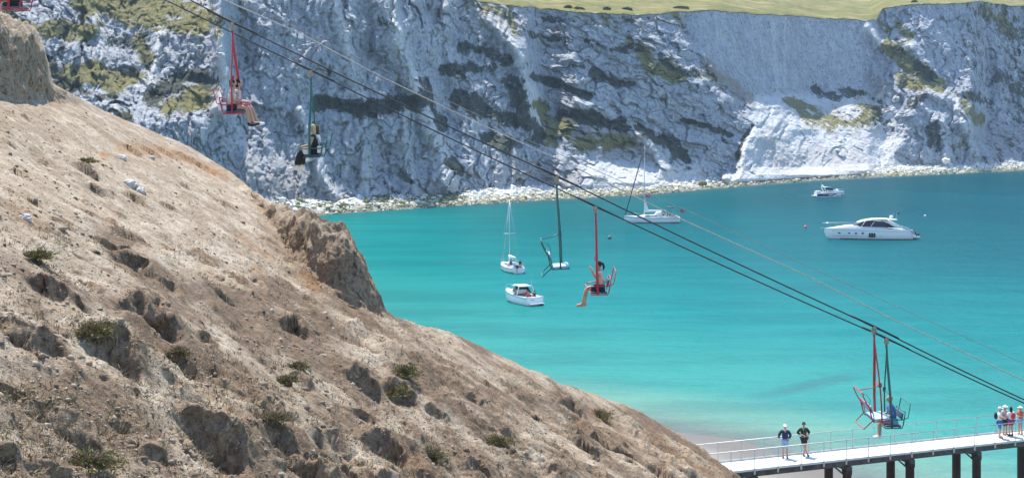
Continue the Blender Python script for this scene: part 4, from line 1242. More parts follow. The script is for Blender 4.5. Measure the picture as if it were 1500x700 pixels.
WHITE = cloth('white', (0.75, 0.74, 0.72), 0.06); BLACK = cloth('black', (0.018, 0.018, 0.02)); NAVY = cloth('navy', (0.015, 0.022, 0.06)); LBLUE = cloth('light_blue', (0.26, 0.38, 0.58))
BLUE = cloth('blue', (0.05, 0.13, 0.36)); PINK = cloth('pale_pink', (0.66, 0.45, 0.42)); MAGENTA = cloth('magenta', (0.25, 0.03, 0.17)); ORANGE = cloth('orange', (0.62, 0.13, 0.05)); RED = cloth('red', (0.50, 0.04, 0.05)); DENIM = cloth('denim', (0.09, 0.15, 0.25))
SHOE_W = cloth('white_shoe', (0.78, 0.77, 0.75), 0.05); SHOE_B = cloth('dark_shoe', (0.02, 0.02, 0.022)); SHOE_T = cloth('tan_shoe', (0.42, 0.27, 0.18))
H_DARK = cloth('dark_hair', (0.02, 0.013, 0.01)); H_BROWN = cloth('brown_hair', (0.08, 0.045, 0.025)); H_BLOND = cloth('blond_hair', (0.52, 0.37, 0.19)); H_GREY = cloth('grey_hair', (0.5, 0.48, 0.45))

def on_deck(px, v):
    """a spot on the pier deck at this bearing, v metres in from the near edge"""
    k = (px-CX)/FPX
    # PA + PD t + PN v ;  x = k y
    t_ = (k*(PA.y+PN.y*v)-(PA.x+PN.x*v))/(PD.x-k*PD.y)
    return pp(t_, v, 0.0)
def standing(px, v, face): return Matrix.Translation(on_deck(px, v)) @ Matrix.Rotation(R(face), 4, 'Z')

def scarf(root, J):
    mb = MB(); mb.tube([J['neck']+V(-0.06, 0.05, -0.02), J['neck']+V(0, 0.085, -0.06), J['neck']+V(0.06, 0.05, -0.02)], 0.028, 8)
    mb.build('collar', PINK, root)
def camera_strap(root, J):
    mb = MB(); mb.box(J['chest']+V(0.02, 0.20, -0.10), (0.14, 0.07, 0.10)); mb.ell(J['chest']+V(0.02, 0.25, -0.10), (0.04, 0.04, 0.04)); mb.build('camera', cloth('gear', (0.09, 0.07, 0.03), 0.5), root)
    mb = MB(); mb.tube([J['neck']+V(-0.07, 0.03, 0.0), J['chest']+V(-0.07, 0.16, 0.02), J['chest']+V(-0.03, 0.19, -0.08)], 0.014, 6); mb.tube([J['neck']+V(0.07, 0.03, 0.0), J['chest']+V(0.09, 0.16, 0.02), J['chest']+V(0.07, 0.19, -0.08)], 0.014, 6); mb.build('strap', cloth('strap', (0.2, 0.16, 0.08)), root)
def shades(root, J):
    mb = MB(); mb.box(J['head']+V(0, 0.092, 0.014), (0.125, 0.018, 0.034)); mb.build('sunglasses', M_eye, root)
def lap_bag(root, J):
    mb = MB(); mb.ell(J['lh'].lerp(J['lk'], 0.45)+V(-0.10, 0, 0.03), (0.07, 0.13, 0.14), 0, 12, 8); mb.build('bag', WHITE, root)
def pack(col):
    def f(root, J):
        mb = MB(); mb.ell(J['chest']+V(0, -0.20, -0.06), (0.15, 0.10, 0.21), 0, 12, 8); mb.build('rucksack', col, root)
    return f
# face angle: 0 looks away from the viewer, 180 towards the viewer
person('person in navy jacket, pale blue shorts and white cap leaning on the pier railing', standing(1150, 1.62, 172),
       stand(le=(-0.30, -0.10, 1.17), lw=(-0.17, 0.08, 1.00), re=(0.31, -0.12, 1.17), rw=(0.33, 0.08, 1.02), lean=-0.07), NAVY, LBLUE, SHOE_B, H_BROWN, 'people on the pier', 1.9, 0.92, 'short', ('cap', WHITE), 1.07, extra=scarf)
person('person in black jacket and black shorts with crossed legs on the pier', standing(1178, 1.62, 192),
       stand(le=(-0.33, -0.12, 1.20), lw=(-0.14, 0.16, 1.10), re=(0.34, -0.12, 1.20), rw=(0.14, 0.18, 1.12), lean=-0.08, lk=(-0.05, 0.06, 0.49), la=(0.05, 0.02, 0.08), rk=(0.06, 0.12, 0.50), ra=(-0.13, 0.16, 0.10)), BLACK, BLACK, SHOE_B, H_DARK, 'people on the pier', 1.5, 0.7, 'short', ('cap', BLACK), 1.08, extra=camera_strap)
person('person in white top, blue shorts and white cap, first of the pier group', standing(1464, 1.05, 255),
       stand(le=(-0.27, 0.02, 1.17), lw=(-0.16, 0.24, 1.12), re=(0.27, 0.02, 1.17), rw=(0.16, 0.24, 1.12)), WHITE, BLUE, SHOE_T, H_GREY, 'people on the pier', 0.7, 0.95, 'short', ('cap', WHITE), 1.05, extra=pack(BLACK))
person('person with white sun hat and sunglasses, second of the pier group', standing(1472, 1.55, 205),
       stand(le=(-0.25, 0.04, 1.17), lw=(-0.12, 0.22, 1.08), re=(0.25, 0.04, 1.17), rw=(0.12, 0.22, 1.08)), PINK, NAVY, SHOE_T, H_BLOND, 'people on the pier', 0.5, 0.9, 'bob', ('sun', WHITE), 1.02, extra=shades)
person('person with dark hair, white and red top and magenta skirt on the pier', standing(1481, 1.15, 20),
       stand(le=(-0.27, 0.05, 1.17), lw=(-0.18, 0.26, 1.12), re=(0.27, 0.05, 1.17), rw=(0.18, 0.26, 1.12)), WHITE, MAGENTA, SHOE_B, H_DARK, 'people on the pier', 0.7, 0.62, 'long', None, 1.0, skirt=True, extra=pack(RED))
person('person with white sun hat and orange top at the right end of the pier group', standing(1495, 1.25, 120),
       stand(le=(-0.25, 0.06, 1.16), lw=(-0.10, 0.24, 1.14), re=(0.25, 0.06, 1.16), rw=(0.10, 0.24, 1.14)), ORANGE, LBLUE, SHOE_T, H_BLOND, 'people on the pier', 0.4, 0.6, 'long', ('sun', WHITE), 0.98)

# ================================================================== CHAIRLIFT
YN, YF = 43.5, 45.8        # distance of the down line and of the up line
M_rope = simple('steel_rope', (0.035, 0.034, 0.036), 0.55, 0.4, 0.2, 20)
M_wire = simple('pale_wire', (0.42, 0.38, 0.31), 0.6, 0.2, 0.2, 10)
M_wire2 = simple('dull_wire', (0.26, 0.24, 0.21), 0.6, 0.2, 0.2, 10)
M_pad = simple('pale_blue_pad', (0.30, 0.41, 0.56), 0.55, 0, 0.12, 5, 0.1)
M_padd = simple('navy_pad', (0.05, 0.07, 0.13), 0.55, 0, 0.15, 5, 0.1)
M_red = simple('red_paint', (0.42, 0.028, 0.040), 0.38, 0, 0.18, 5)
M_green = simple('green_paint', (0.018, 0.115, 0.095), 0.38, 0, 0.2, 5)
M_grip = simple('grip_metal', (0.30, 0.27, 0.22), 0.5, 0.6, 0.3, 20)
M_plate = simple('white_plate', (0.75, 0.75, 0.74), 0.5, 0, 0.05)
NEAR_PTS = [(-190, -262), (-130, -225), (340, 33), (815, 258), (1280, 478), (1560, 612)]
FAR_PTS = [(-190, -222), (19, -112), (455, 103), (872, 302), (1298, 495), (1560, 616)]
def rope(name, pts, Y, r, mat, label, group, sag=0.0, subs=14):
    P3 = [at(a, b, Y) for a, b in pts]
    path = []
    for i in range(len(P3)-1):
        for j in range(subs):
            f = j/subs; p = P3[i].lerp(P3[i+1], f); p.z -= sag*4*f*(1-f); path.append(p)
    path.append(P3[-1])
    o0 = P3[0]
    mb = MB(); mb.tube([p-o0 for p in path], r, 8)
    o = mb.build(name, mat); o.location = o0
    return tag(o, label, 'cable', group)
rope('haul_rope', NEAR_PTS, YN, 0.021, M_rope, 'upper dark haul rope that carries the downhill chairs', 'chairlift ropes', 0.05)
rope('haul_rope', FAR_PTS, YF, 0.021, M_rope, 'lower dark haul rope that carries the uphill chairs', 'chairlift ropes', 0.05)
rope('signal_cable', [(200, -60), (328, 0), (441, 50), (555, 111), (692, 177), (825, 237), (1000, 322), (1182, 404), (1296, 462), (1500, 557), (1560, 586)], 46.5, 0.016, M_wire, 'thicker pale signal cable running above the haul ropes', 'thin cables', 0.0, 3)
rope('signal_cable', [(200, -72), (441, 44), (621, 131), (692, 165), (763, 201), (1019, 314), (1170, 384), (1272, 430), (1495, 530), (1560, 560)], 48.5, 0.009, M_wire2, 'thinnest dull cable, highest of the four lines over the bay', 'thin cables', 0.0, 3)
mb = MB(); mb.box((0, 0, 0), (0.16, 0.06, 0.16)); mb.tube([(0, 0, 0.02), (0, 0, -0.10)], 0.03, 8)
o = mb.build('cable_clip', M_plate); o.location = at(441, 53, 46.5); tag(o, 'small pale clip on the thicker pale cable', 'clip')

def chair_matrix(px, py, Y, face, lean=-2.3):
    return Matrix.Translation(at(px, py, Y)) @ Matrix.Rotation(R(lean), 4, 'Y') @ Matrix.Rotation(R(face), 4, 'Z')
SEAT_Z = -2.71
def chair(px, py, Y, face, paint, label, is_open=False, plate=False, slope=27.6):
    pad = M_pad if is_open else M_padd
    M = chair_matrix(px, py, Y, face)
    root = empty('lift_chair'); root.matrix_world = M
    tag(root, label, 'chairlift chair', 'chairs of the chairlift')
    # local: +Y forward, +X rider's right, origin on the rope
    sg = -1 if face < 0 else 1
    s_ = math.tan(R(slope))
    mb = MB(); mb.tube([(0, d, sg*d*s_) for d in (-0.75, -0.45, -0.12, 0.12, 0.45, 0.75)], [0.023, 0.029, 0.038, 0.038, 0.029, 0.023], 8)
    mb.build('rope_sheath', M_rope, root)
    mb = MB(); mb.box((0, 0, -0.10), (0.09, 0.14, 0.16)); mb.tube([(-0.09, 0, -0.06), (0.09, 0, -0.06)], 0.06, 10); mb.tube([(0, 0, -0.17), (0, 0, -0.26)], 0.045, 10)
    mb.build('grip', M_grip, root)
    mb = MB(); mb.tube([(0, 0, -0.2), (-0.02, 0, -0.5), (-0.10, 0.01, -0.9), (-0.26, 0.03, -1.35), (-0.42, 0.05, -1.8), (-0.52, 0.06, -2.2), (-0.54, 0.06, -2.78)], [0.034, 0.036, 0.040, 0.044, 0.044, 0.042, 0.040], 10)
    mb.build('hanger_tube', paint, root)
    mb = MB(); mb.tube([(0, 0, -0.2), (0.03, 0, -0.5), (0.16, 0, -0.9), (0.36, 0, -1.4), (0.50, 0, -1.9), (0.54, 0, -2.3), (0.54, 0, -2.80)], 0.024, 8)
    mb.build('hanger_tube', paint, root)
    mb = MB(); mb.tube([(-0.40, 0.05, -1.74), (0.46, 0, -1.74)], 0.018, 8); mb.box((0.40, 0.02, -1.72), (0.02, 0.10, 0.14))
    mb.build('spreader', paint, root)
    # seat
    mb = MB()
    mb.loft([[V(x, y, z) for y, z in ((-0.24, SEAT_Z-0.05), (0.20, SEAT_Z-0.045), (0.26, SEAT_Z-0.03), (0.26, SEAT_Z+0.005), (0.21, SEAT_Z+0.02), (0.0, SEAT_Z), (-0.24, SEAT_Z-0.01))] for x in (-0.50, -0.47, 0.0, 0.47, 0.50)], smooth=False)
    mb.build('seat', pad, root)
    mb = MB()
    for x in (-0.53, 0.53): mb.tube([(x, 0.28, SEAT_Z-0.07), (x, -0.26, SEAT_Z-0.08), (x, -0.30, SEAT_Z+0.02), (x, -0.38, SEAT_Z+0.42)], 0.020, 8)
    mb.tube([(-0.53, 0.26, SEAT_Z-0.07), (0.53, 0.26, SEAT_Z-0.07)], 0.018, 8); mb.tube([(-0.53, -0.22, SEAT_Z-0.08), (0.53, -0.22, SEAT_Z-0.08)], 0.018, 8); mb.tube([(-0.53, -0.38, SEAT_Z+0.42), (0.53, -0.38, SEAT_Z+0.42)], 0.018, 8)
    mb.build('seat_frame', paint, root)
    mb = MB(); rot = Matrix.Rotation(R(12), 3, 'X')
    mb.loft([[V(x, -0.295, SEAT_Z+0.28)+(rot @ V(0, y, z)) for y, z in ((-0.02, -0.10), (0.02, -0.10), (0.03, 0), (0.02, 0.10), (-0.02, 0.10))] for x in (-0.49, 0.0, 0.49)], smooth=False)
    mb.build('backrest', pad, root)
    if plate:
        mb = MB(); mb.box(V(-0.50 if face > 0 else 0.50, -0.30, SEAT_Z+0.16), (0.012, 0.24, 0.22)); mb.build('number_plate', M_plate, root)
    # safety bar with the open loop behind its pivot
    piv = V(0, -0.27, SEAT_Z+0.19)
    ang = R(118) if is_open else 0.0
    rt = Matrix.Rotation(ang, 3, 'X')
    def q(x, y, z):
        p = rt @ V(0, y, z); return piv+V(x, p.y, p.z)
    mb = MB()
    mb.tube([q(-0.57, 0, 0), q(-0.57, 0.35, 0.02), q(-0.57, 0.60, 0.0), q(-0.57, 0.66, -0.04), q(0.57, 0.66, -0.04), q(0.57, 0.60, 0.0), q(0.57, 0.35, 0.02), q(0.57, 0, 0)], 0.018, 8)
    bar = mb.build('safety_bar', paint, root)
    mb = MB()
    mb.tube([q(-0.57, 0, 0), q(-0.57, -0.18, 0.06), q(-0.55, -0.28, 0.48), q(0.55, -0.28, 0.48), q(0.57, -0.18, 0.06), q(0.57, 0, 0)], 0.016, 8)
    mb.build('loop', paint, bar)
    if is_open:
        mb = MB(); mb.tube([q(0.0, 0.66, -0.04), q(0.15, 0.60, -0.28), V(0.40, 0.0, -1.74)], 0.014, 6); mb.build('stay', paint, root)
        mb = MB(); mb.tube([q(0.3, 0.6, -0.02), q(0.3, 0.5, -0.14), q(0.3, 0.30, -0.16), q(0.3, 0.16, -0.04)], 0.007, 6); mb.build('tether', M_rope, root)
    return M
def rider(M, x, y=-0.06, yaw=0, z=0.0): return M @ Matrix.Translation((x, y, SEAT_Z+0.0+z)) @ Matrix.Rotation(R(yaw), 4, 'Z')
DN, UP = -90, 90
CH = 'riders on the chairlift'
m = chair(340, 33, YN, DN, M_red, 'red chair high on the left carrying two dark-haired riders', plate=True)
person('rider with dark hair, pale strappy top and navy shorts, nearer on the high red chair', rider(m, 0.24), sit(lean=0.03), cloth('cream', (0.66, 0.58, 0.52)), NAVY, SHOE_B, H_DARK, CH, 0.0, 0.55, 'bob', None, 1.07)
person('rider with bare legs and pale sandals, farther on the high red chair', rider(m, -0.24), sit(lean=0.10, swing=0.16), PINK, RED, SHOE_W, H_DARK, CH, 0.3, 0.5, 'bob', None, 1.07)
m = chair(455, 103, YF, UP, M_green, 'green chair on the left carrying riders in black with white shoes', plate=True)
person('rider with long blond hair, black leggings and white shoes, nearer on the left green chair', rider(m, -0.24), sit(lean=0.02, swing=0.14), BLACK, BLACK, SHOE_W, H_BLOND, CH, 0.2, 1.9, 'long', None, 1.05, extra=lap_bag)
person('rider in white top and dark leggings, farther on the left green chair', rider(m, 0.24), sit(lean=-0.02, swing=0.05), WHITE, BLACK, SHOE_W, H_BROWN, CH, 0.6, 1.9, 'long', None, 1.03)
chair(815, 258, YN, DN, M_green, 'empty green chair with raised bar over the sailing boat', True)
m = chair(872, 302, YF, UP, M_red, 'red chair over the middle of the bay with one barefoot rider')
person('rider with dark ponytail, pink top and dark shorts alone on a red chair', rider(m, -0.18), sit(le=(-0.24, 0.16, 0.42), lw=(-0.14, 0.24, 0.64), re=(0.24, 0.16, 0.42), rw=(0.12, 0.25, 0.64), lean=0.02, swing=0.12), PINK, NAVY, SHOE_T, H_DARK, CH, 0.5, 0.75, 'tail', None, 1.06)
chair(1280, 478, YN, DN, M_red, 'empty red chair with raised bar above the pier', True)
m = chair(1298, 495, YF, UP, M_green, 'green chair above the pier carrying a blond child')
person('blond child in blue and white top with red shoes on the chair above the pier', rider(m, -0.20), sit(lean=0.05, swing=0.0), BLUE, LBLUE, SHOE_W, H_BLOND, CH, 0.6, 0.6, 'short', None, 1.0)
m = chair(19, -112, YF, UP, M_red, 'red chair cut off at the top left corner of the picture')
person('rider in black clothes and orange shoes at the top left corner', rider(m, -0.22), sit(lean=0.0, swing=-0.05), BLACK, BLACK, cloth('orange_shoe', (0.55, 0.16, 0.06)), H_DARK, CH, 1.0, 0.95, 'short', None, 0.98)

# ================================================================== BOATS
M_gel = simple('white_gelcoat', (0.78, 0.78, 0.77), 0.25, 0, 0.03, 1.0)
M_gel2 = simple('cream_deck', (0.70, 0.68, 0.64), 0.6, 0, 0.05, 2.0)
M_navy = simple('navy_hull_paint', (0.012, 0.018, 0.05), 0.2, 0, 0.1, 1.0)
M_boot = simple('antifoul', (0.045, 0.03, 0.03), 0.6, 0, 0.2, 2.0)
M_glass = simple('tinted_glass', (0.012, 0.015, 0.02), 0.08, 0, 0.1, 2.0)
M_steel = simple('stainless', (0.62, 0.63, 0.65), 0.25, 0.8, 0.05)
M_alu = simple('mast_alloy', (0.60, 0.61, 0.63), 0.4, 0.5, 0.06)
M_canvas = simple('white_canvas', (0.74, 0.74, 0.74), 0.85, 0, 0.05, 3.0, 0.2)
M_dcanvas = simple('navy_canvas', (0.03, 0.04, 0.07), 0.85, 0, 0.2, 3.0)
M_rubber = simple('dark_rubber', (0.02, 0.02, 0.022), 0.6, 0, 0.2)
M_flagr = cloth('ensign_red', (0.50, 0.04, 0.07)); M_flagp = cloth('pennant_pink', (0.55, 0.06, 0.22))
M_wood = simple('teak', (0.28, 0.17, 0.09), 0.7, 0, 0.2, 4)

def on_sea(px, py):
    Y = FPX*EYE/(py-HY); return Vector(((px-CX)/FPX*Y, Y, 0.0))
def hull_rings(st):
    """st: (x, half beam at deck, deck height, half beam at waterline, keel depth); +X is the bow"""
    rings = []
    for x, hb, zd, hw, zk in st:
        lo = max(zk, 0.0)
        zz = lambda f: lo+(zd-lo)*f
        side = [(hb, zd), (hb*0.985+hw*0.015, zz(0.82)), (hb*0.7+hw*0.3, zz(0.45)), (hw, max(0.08, zz(0.06))), (hw*0.72, zk*0.55 if zk < 0 else zz(0.03)), (0.0, zk)]
        ring = [V(x, y, z) for y, z in side]+[V(x, -y, z) for y, z in side[-2::-1]]
        rings.append(ring)
    return rings
def hull(root, st, mat, deck_mat, drop=0.0):
    rg = hull_rings(st)
    mb = MB(); mb.loft(rg, 0, False, False, True, ring_open=True)
    n = len(rg[0])
    mb.add(rg[0], [tuple(range(n))], 0)                      # transom
    o = mb.build('hull', mat, root)
    mb = MB()
    L_ = [V(x, hb-0.05, zd-0.02-drop) for x, hb, zd, hw, zk in st]; R_ = [V(x, -max(hb-0.05, 0), zd-0.02-drop) for x, hb, zd, hw, zk in st]
    k = len(L_)
    mb.add(L_+R_, [(i, i+1, k+i+1, k+i) for i in range(k-1)])
    mb.build('deck', deck_mat, root)
    return o
def side_strip(name, st, f0, f1, mat, root, x0=None, x1=None, proud=0.012):
    """a band that follows the topsides between two fractions of their height"""
    mb = MB()
    for sg in (1, -1):
        a = []
        for x, hb, zd, hw, zk in st:
            if x0 is not None and not (x0 <= x <= x1): continue
            def yz(f):
                t_ = 1-f
                y = np.interp(t_*zd, [0.08, 0.45*zd, 0.82*zd, zd], [hw, hb*0.7+hw*0.3, hb*0.985+hw*0.015, hb]) if zd > 0.1 else hb
                return V(x, sg*(y+proud), t_*zd)
            a.append([yz(f0), yz(f1)])
        vs = [p for q in a for p in q]; k = len(a)
        mb.add(vs, [(2*i, 2*i+1, 2*i+3, 2*i+2) for i in range(k-1)], 0, True)
    return mb.build(name, mat, root)
def sailor(label, root_m, x, y, z, yaw, top, bottom, hair, group='people aboard the boats', sitp=True):
    M = root_m @ Matrix.Translation((x, y, z)) @ Matrix.Rotation(R(yaw), 4, 'Z')
    return person(label, M, sit() if sitp else stand(), top, bottom, SHOE_B, hair, group, 0.5, 0.6, 'short', None, 1.0)

def boat_root(name, label, px, py, heading, group='boats anchored in the bay', cat='boat'):
    o = empty(name, on_sea(px, py), R(heading)); tag(o, label, cat, group)
    return o, Matrix.Translation(on_sea(px, py)) @ Matrix.Rotation(R(heading), 4, 'Z')

# --- long white motor yacht
def motor_yacht():
    r, M = boat_root('motor_yacht', 'long white motor yacht with dark wrapped windows lying broadside', 1273, 349.5, 178, cat='yacht')
    st = [(-7.6, 1.9, 1.75, 1.85, -0.6), (-5, 2.05, 1.85, 1.95, -0.7), (-2, 2.12, 1.95, 1.98, -0.8), (1, 2.1, 2.05, 1.85, -0.8), (3.5, 1.9, 2.12, 1.45, -0.7), (5.5, 1.45, 2.10, 0.85, -0.5), (7.0, 0.85, 2.02, 0.30, -0.2), (7.9, 0.30, 1.95, 0.06, 0.45), (8.25, 0.03, 1.92, 0.01, 1.2)]
    hull(r, st, M_gel, M_gel2)
    side_strip('boot_stripe', st, 0.985, 0.93, M_boot, r, -8, 6)
    side_strip('rubbing_strake', st, 0.24, 0.20, M_steel, r, -8, 7.5)
    side_strip('spray_rail', st, 0.72, 0.69, simple('grey_line', (0.30, 0.34, 0.38), 0.4), r, -4, 7.5)
    # swimming platform and sloping stern quarter
    mb = MB(); mb.loft([[V(x, y, z) for y, z in ((1.7, 0.42), (1.7, 0.56), (-1.7, 0.56), (-1.7, 0.42))] for x in (-9.0, -7.6)], smooth=False); mb.build('swim_platform', M_gel2, r)
    for sg in (1, -1):
        mb = MB(); pts = [(-7.6, 0.56), (-8.4, 0.56), (-7.5, 1.70), (-6.6, 2.25), (-5.2, 2.62), (-3.4, 3.2), (-2.9, 3.2), (-4.6, 2.35), (-6.3, 1.75), (-7.6, 1.6)]
        mb.prism(None, [V(x, sg*1.92, z) for x, z in pts], [V(x, sg*1.76, z) for x, z in pts]); mb.build('stern_wing', M_gel, r)
    # foredeck coachroof, dark window band, hard top
    prof = [(7.2, 1.98, 0.25), (6.0, 2.22, 0.75), (4.2, 2.48, 1.2), (2.6, 2.60, 1.45), (0, 2.50, 1.6), (-3.2, 2.35, 1.65)]
    mb = MB(); mb.loft([[V(x, w, 1.9), V(x, w*0.92, z-0.08), V(x, w*0.6, z), V(x, -w*0.6, z), V(x, -w*0.92, z-0.08), V(x, -w, 1.9)] for x, z, w in prof]); mb.build('coachroof', M_gel, r)
    mb = MB(); mb.loft([[V(x, w, z0), V(x, w*0.84, z1), V(x, -w*0.84, z1), V(x, -w, z0)] for x, w, z0, z1 in ((3.2, 1.05, 2.42, 2.50), (2.2, 1.40, 2.40, 2.95), (1.2, 1.58, 2.35, 3.28), (-0.6, 1.68, 2.30, 3.42), (-2.2, 1.68, 2.28, 3.25), (-3.4, 1.66, 2.2, 2.85), (-4.3, 1.66, 2.15, 2.25))], smooth=False); mb.build('window_band', M_glass, r)
    for i, x in enumerate((1.9, 0.2)):
        for sg in (1, -1):
            mb = MB(); mb.tube([V(x-0.1, sg*1.68, 2.32), V(x-0.9, sg*1.48, 3.32)], 0.05, 6); mb.build('window_pillar', M_gel, r)
    mb = MB(); mb.loft([[V(x, w, z-0.10), V(x, w*0.7, z+0.08), V(x, 0, z+0.13), V(x, -w*0.7, z+0.08), V(x, -w, z-0.10), V(x, 0, z-0.06)] for x, z, w in ((2.2, 3.02, 1.15), (1.2, 3.38, 1.4), (-0.6, 3.66, 1.55), (-2.6, 3.72, 1.55), (-4.2, 3.60, 1.45), (-5.0, 3.55, 1.2))]); mb.build('hard_top', M_gel, r)
    for sg in (1, -1):
        mb = MB(); mb.tube([V(-3.0, sg*1.55, 3.6), V(-4.4, sg*1.72, 2.9), V(-5.2, sg*1.8, 2.4)], 0.10, 8); mb.build('roof_strut', M_gel, r)
    for x, f in ((5.5, .42), (3.9, .46), (2.75, .47), (1.55, .47)):
        for sg in (1, -1):
            y = np.interp(x, [1, 3.5, 5.5], [2.02, 1.74, 1.22])
            mb = MB(); mb.ell(V(x, sg*y, 1.14), (0.32 if x < 5 else 0.5, 0.10, 0.15), 0, 12, 8); mb.build('porthole', M_glass, r)
    for sg in (1, -1):
        for k_ in range(3):
            mb = MB(); mb.box(V(0.30-0.42*k_, sg*2.055, 0.80), (0.36, 0.08, 0.80)); mb.build('hull_window', M_glass, r)
    mb = MB()
    for sg in (1, -1):
        mb.tube([V(x, sg*w, z) for x, w, z in ((1.8, 1.85, 2.85), (4, 1.72, 2.90), (6, 1.2, 2.95), (7.6, 0.55, 2.95), (8.7, 0.08, 2.92))], 0.025, 6)
        for x, w, z in ((2.8, 1.85, 2.1), (4.4, 1.6, 2.1), (6, 1.2, 2.05), (7.3, 0.65, 1.98)): mb.tube([V(x-0.3, sg*w, z), V(x, sg*w*0.97, 2.93)], 0.018, 6)
    mb.build('bow_rail', M_steel, r)
    mb = MB(); mb.box(V(8.5, 0, 1.98), (0.9, 0.22, 0.10)); mb.tube([V(8.9, 0, 1.98), V(8.95, 0, 1.6)], 0.05, 6); mb.build('anchor', M_steel, r)
    mb = MB(); mb.ell(V(-4.1, 0, 4.05), (0.36, 0.36, 0.30), 0, 14, 10); mb.tube([V(-4.1, 0, 3.6), V(-4.1, 0, 3.9)], 0.16, 8); mb.build('radar_dome', M_gel, r)
    mb = MB(); mb.tube([V(-4.35, 0.3, 3.6), V(-4.45, 0.3, 5.3)], 0.018, 6); mb.build('antenna', M_steel, r)
    mb = MB(); mb.tube([V(-4.9, 0, 3.55), V(-5.25, 0, 5.1)], 0.02, 6); mb.build('flagstaff', M_steel, r)
    mb = MB(); mb.box(V(-5.38, 0, 4.72), (0.4, 0.02, 0.28)); mb.build('pennant', M_navy, r)
    t = empty('tender', M @ V(-8.35, 0, 0.57), R(178-90)); tag(t, 'dark inflatable tender on the stern platform of the motor yacht', 'dinghy')
    mb = MB(); mb.tube([V(-1.2, 0.42, 0.28), V(0.5, 0.42, 0.30), V(1.2, 0.2, 0.36), V(1.4, 0, 0.38), V(1.2, -0.2, 0.36), V(0.5, -0.42, 0.30), V(-1.2, -0.42, 0.28)], 0.22, 10); mb.build('tube', M_rubber, t)
    mb = MB(); mb.box(V(-0.1, 0, 0.12), (2.2, 0.6, 0.10)); mb.build('floor', M_rubber, t)
    mb = MB(); mb.box(V(-0.2, 0, 0.48), (0.5, 0.45, 0.5)); mb.build('console', M_rubber, t)
    sailor('tiny person in dark clothes in the cockpit of the long motor yacht', M, -5.6, 0.7, 2.05, 60, NAVY, BLACK, H_DARK)
motor_yacht()

# --- sport cruiser with navy topsides, far right
def sport_cruiser():
    r, M = boat_root('sport_cruiser', 'white sport cruiser with navy lower hull near the far shore', 1215, 288.5, 8, cat='motorboat')
    st = [(-4.0, 1.25, 1.25, 1.2, -0.4), (-2, 1.35, 1.3, 1.25, -0.5), (0, 1.35, 1.4, 1.2, -0.5), (1.8, 1.15, 1.5, 0.85, -0.45), (3.0, 0.75, 1.58, 0.4, -0.25), (3.8, 0.35, 1.62, 0.10, 0.2), (4.2, 0.04, 1.62, 0.01, 0.9)]
    hull(r, st, M_gel, M_gel2)
    side_strip('navy_band', st, 0.80, 0.30, M_navy, r, -5, 4)
    mb = MB(); mb.loft([[V(x, w, 1.25), V(x, w*0.85, z), V(x, -w*0.85, z), V(x, -w, 1.25)] for x, z, w in ((3.2, 1.62, 0.5), (2.0, 1.9, 0.85), (0.9, 2.05, 1.05), (-0.2, 1.95, 1.15))]); mb.build('coachroof', M_gel, r)
    mb = MB()
    A = [V(1.0, 0.9, 2.0), V(0.6, 1.1, 1.95), V(-0.8, 1.2, 1.9), V(-0.9, 1.12, 2.25), V(0.2, 0.95, 2.6), V(0.2, -0.95, 2.6), V(-0.9, -1.12, 2.25), V(-0.8, -1.2, 1.9), V(0.6, -1.1, 1.95), V(1.0, -0.9, 2.0)]
    mb.add(A, [(0, 1, 4), (1, 2, 3, 4), (0, 4, 5, 9), (8, 9, 5), (7, 8, 5, 6)]); mb.build('windscreen', M_glass, r)
    mb = MB(); mb.tube([V(-1.2, 1.25, 1.3), V(-1.9, 1.1, 2.6), V(-2.0, 0.7, 2.9), V(-2.0, -0.7, 2.9), V(-1.9, -1.1, 2.6), V(-1.2, -1.25, 1.3)], 0.13, 8); mb.build('radar_arch', M_gel, r)
    mb = MB(); mb.loft([[V(x, 1.1, z), V(x, 1.0, z+0.1), V(x, -1.0, z+0.1), V(x, -1.1, z)] for x, z in ((-2.0, 2.75), (-0.8, 2.72), (0.2, 2.58))]); mb.build('canopy', M_canvas, r)
    mb = MB(); mb.ell(V(-2.0, 0, 3.15), (0.25, 0.25, 0.2)); mb.tube([V(-2.1, 0.4, 2.9), V(-2.3, 0.4, 4.1)], 0.02, 6); mb.build('radar_dome', M_gel, r)
    mb = MB(); mb.box(V(-4.4, 0, 0.4), (0.9, 2.3, 0.12)); mb.build('swim_platform', M_gel, r)
    mb = MB(); mb.box(V(-3.3, 0, 1.45), (1.2, 2.0, 0.5)); mb.build('aft_seat', M_gel2, r)
    mb = MB()
    for sg in (1, -1):
        mb.tube([V(1.0, sg*1.15, 1.95), V(3.0, sg*0.7, 2.15), V(4.2, 0.05*sg, 2.2)], 0.025, 6)
        for x, w in ((1.8, 1.05), (2.8, 0.75), (3.7, 0.35)): mb.tube([V(x, sg*w, 1.5), V(x, sg*w*0.97, 2.1)], 0.018, 6)
    mb.build('bow_rail', M_steel, r)
sport_cruiser()

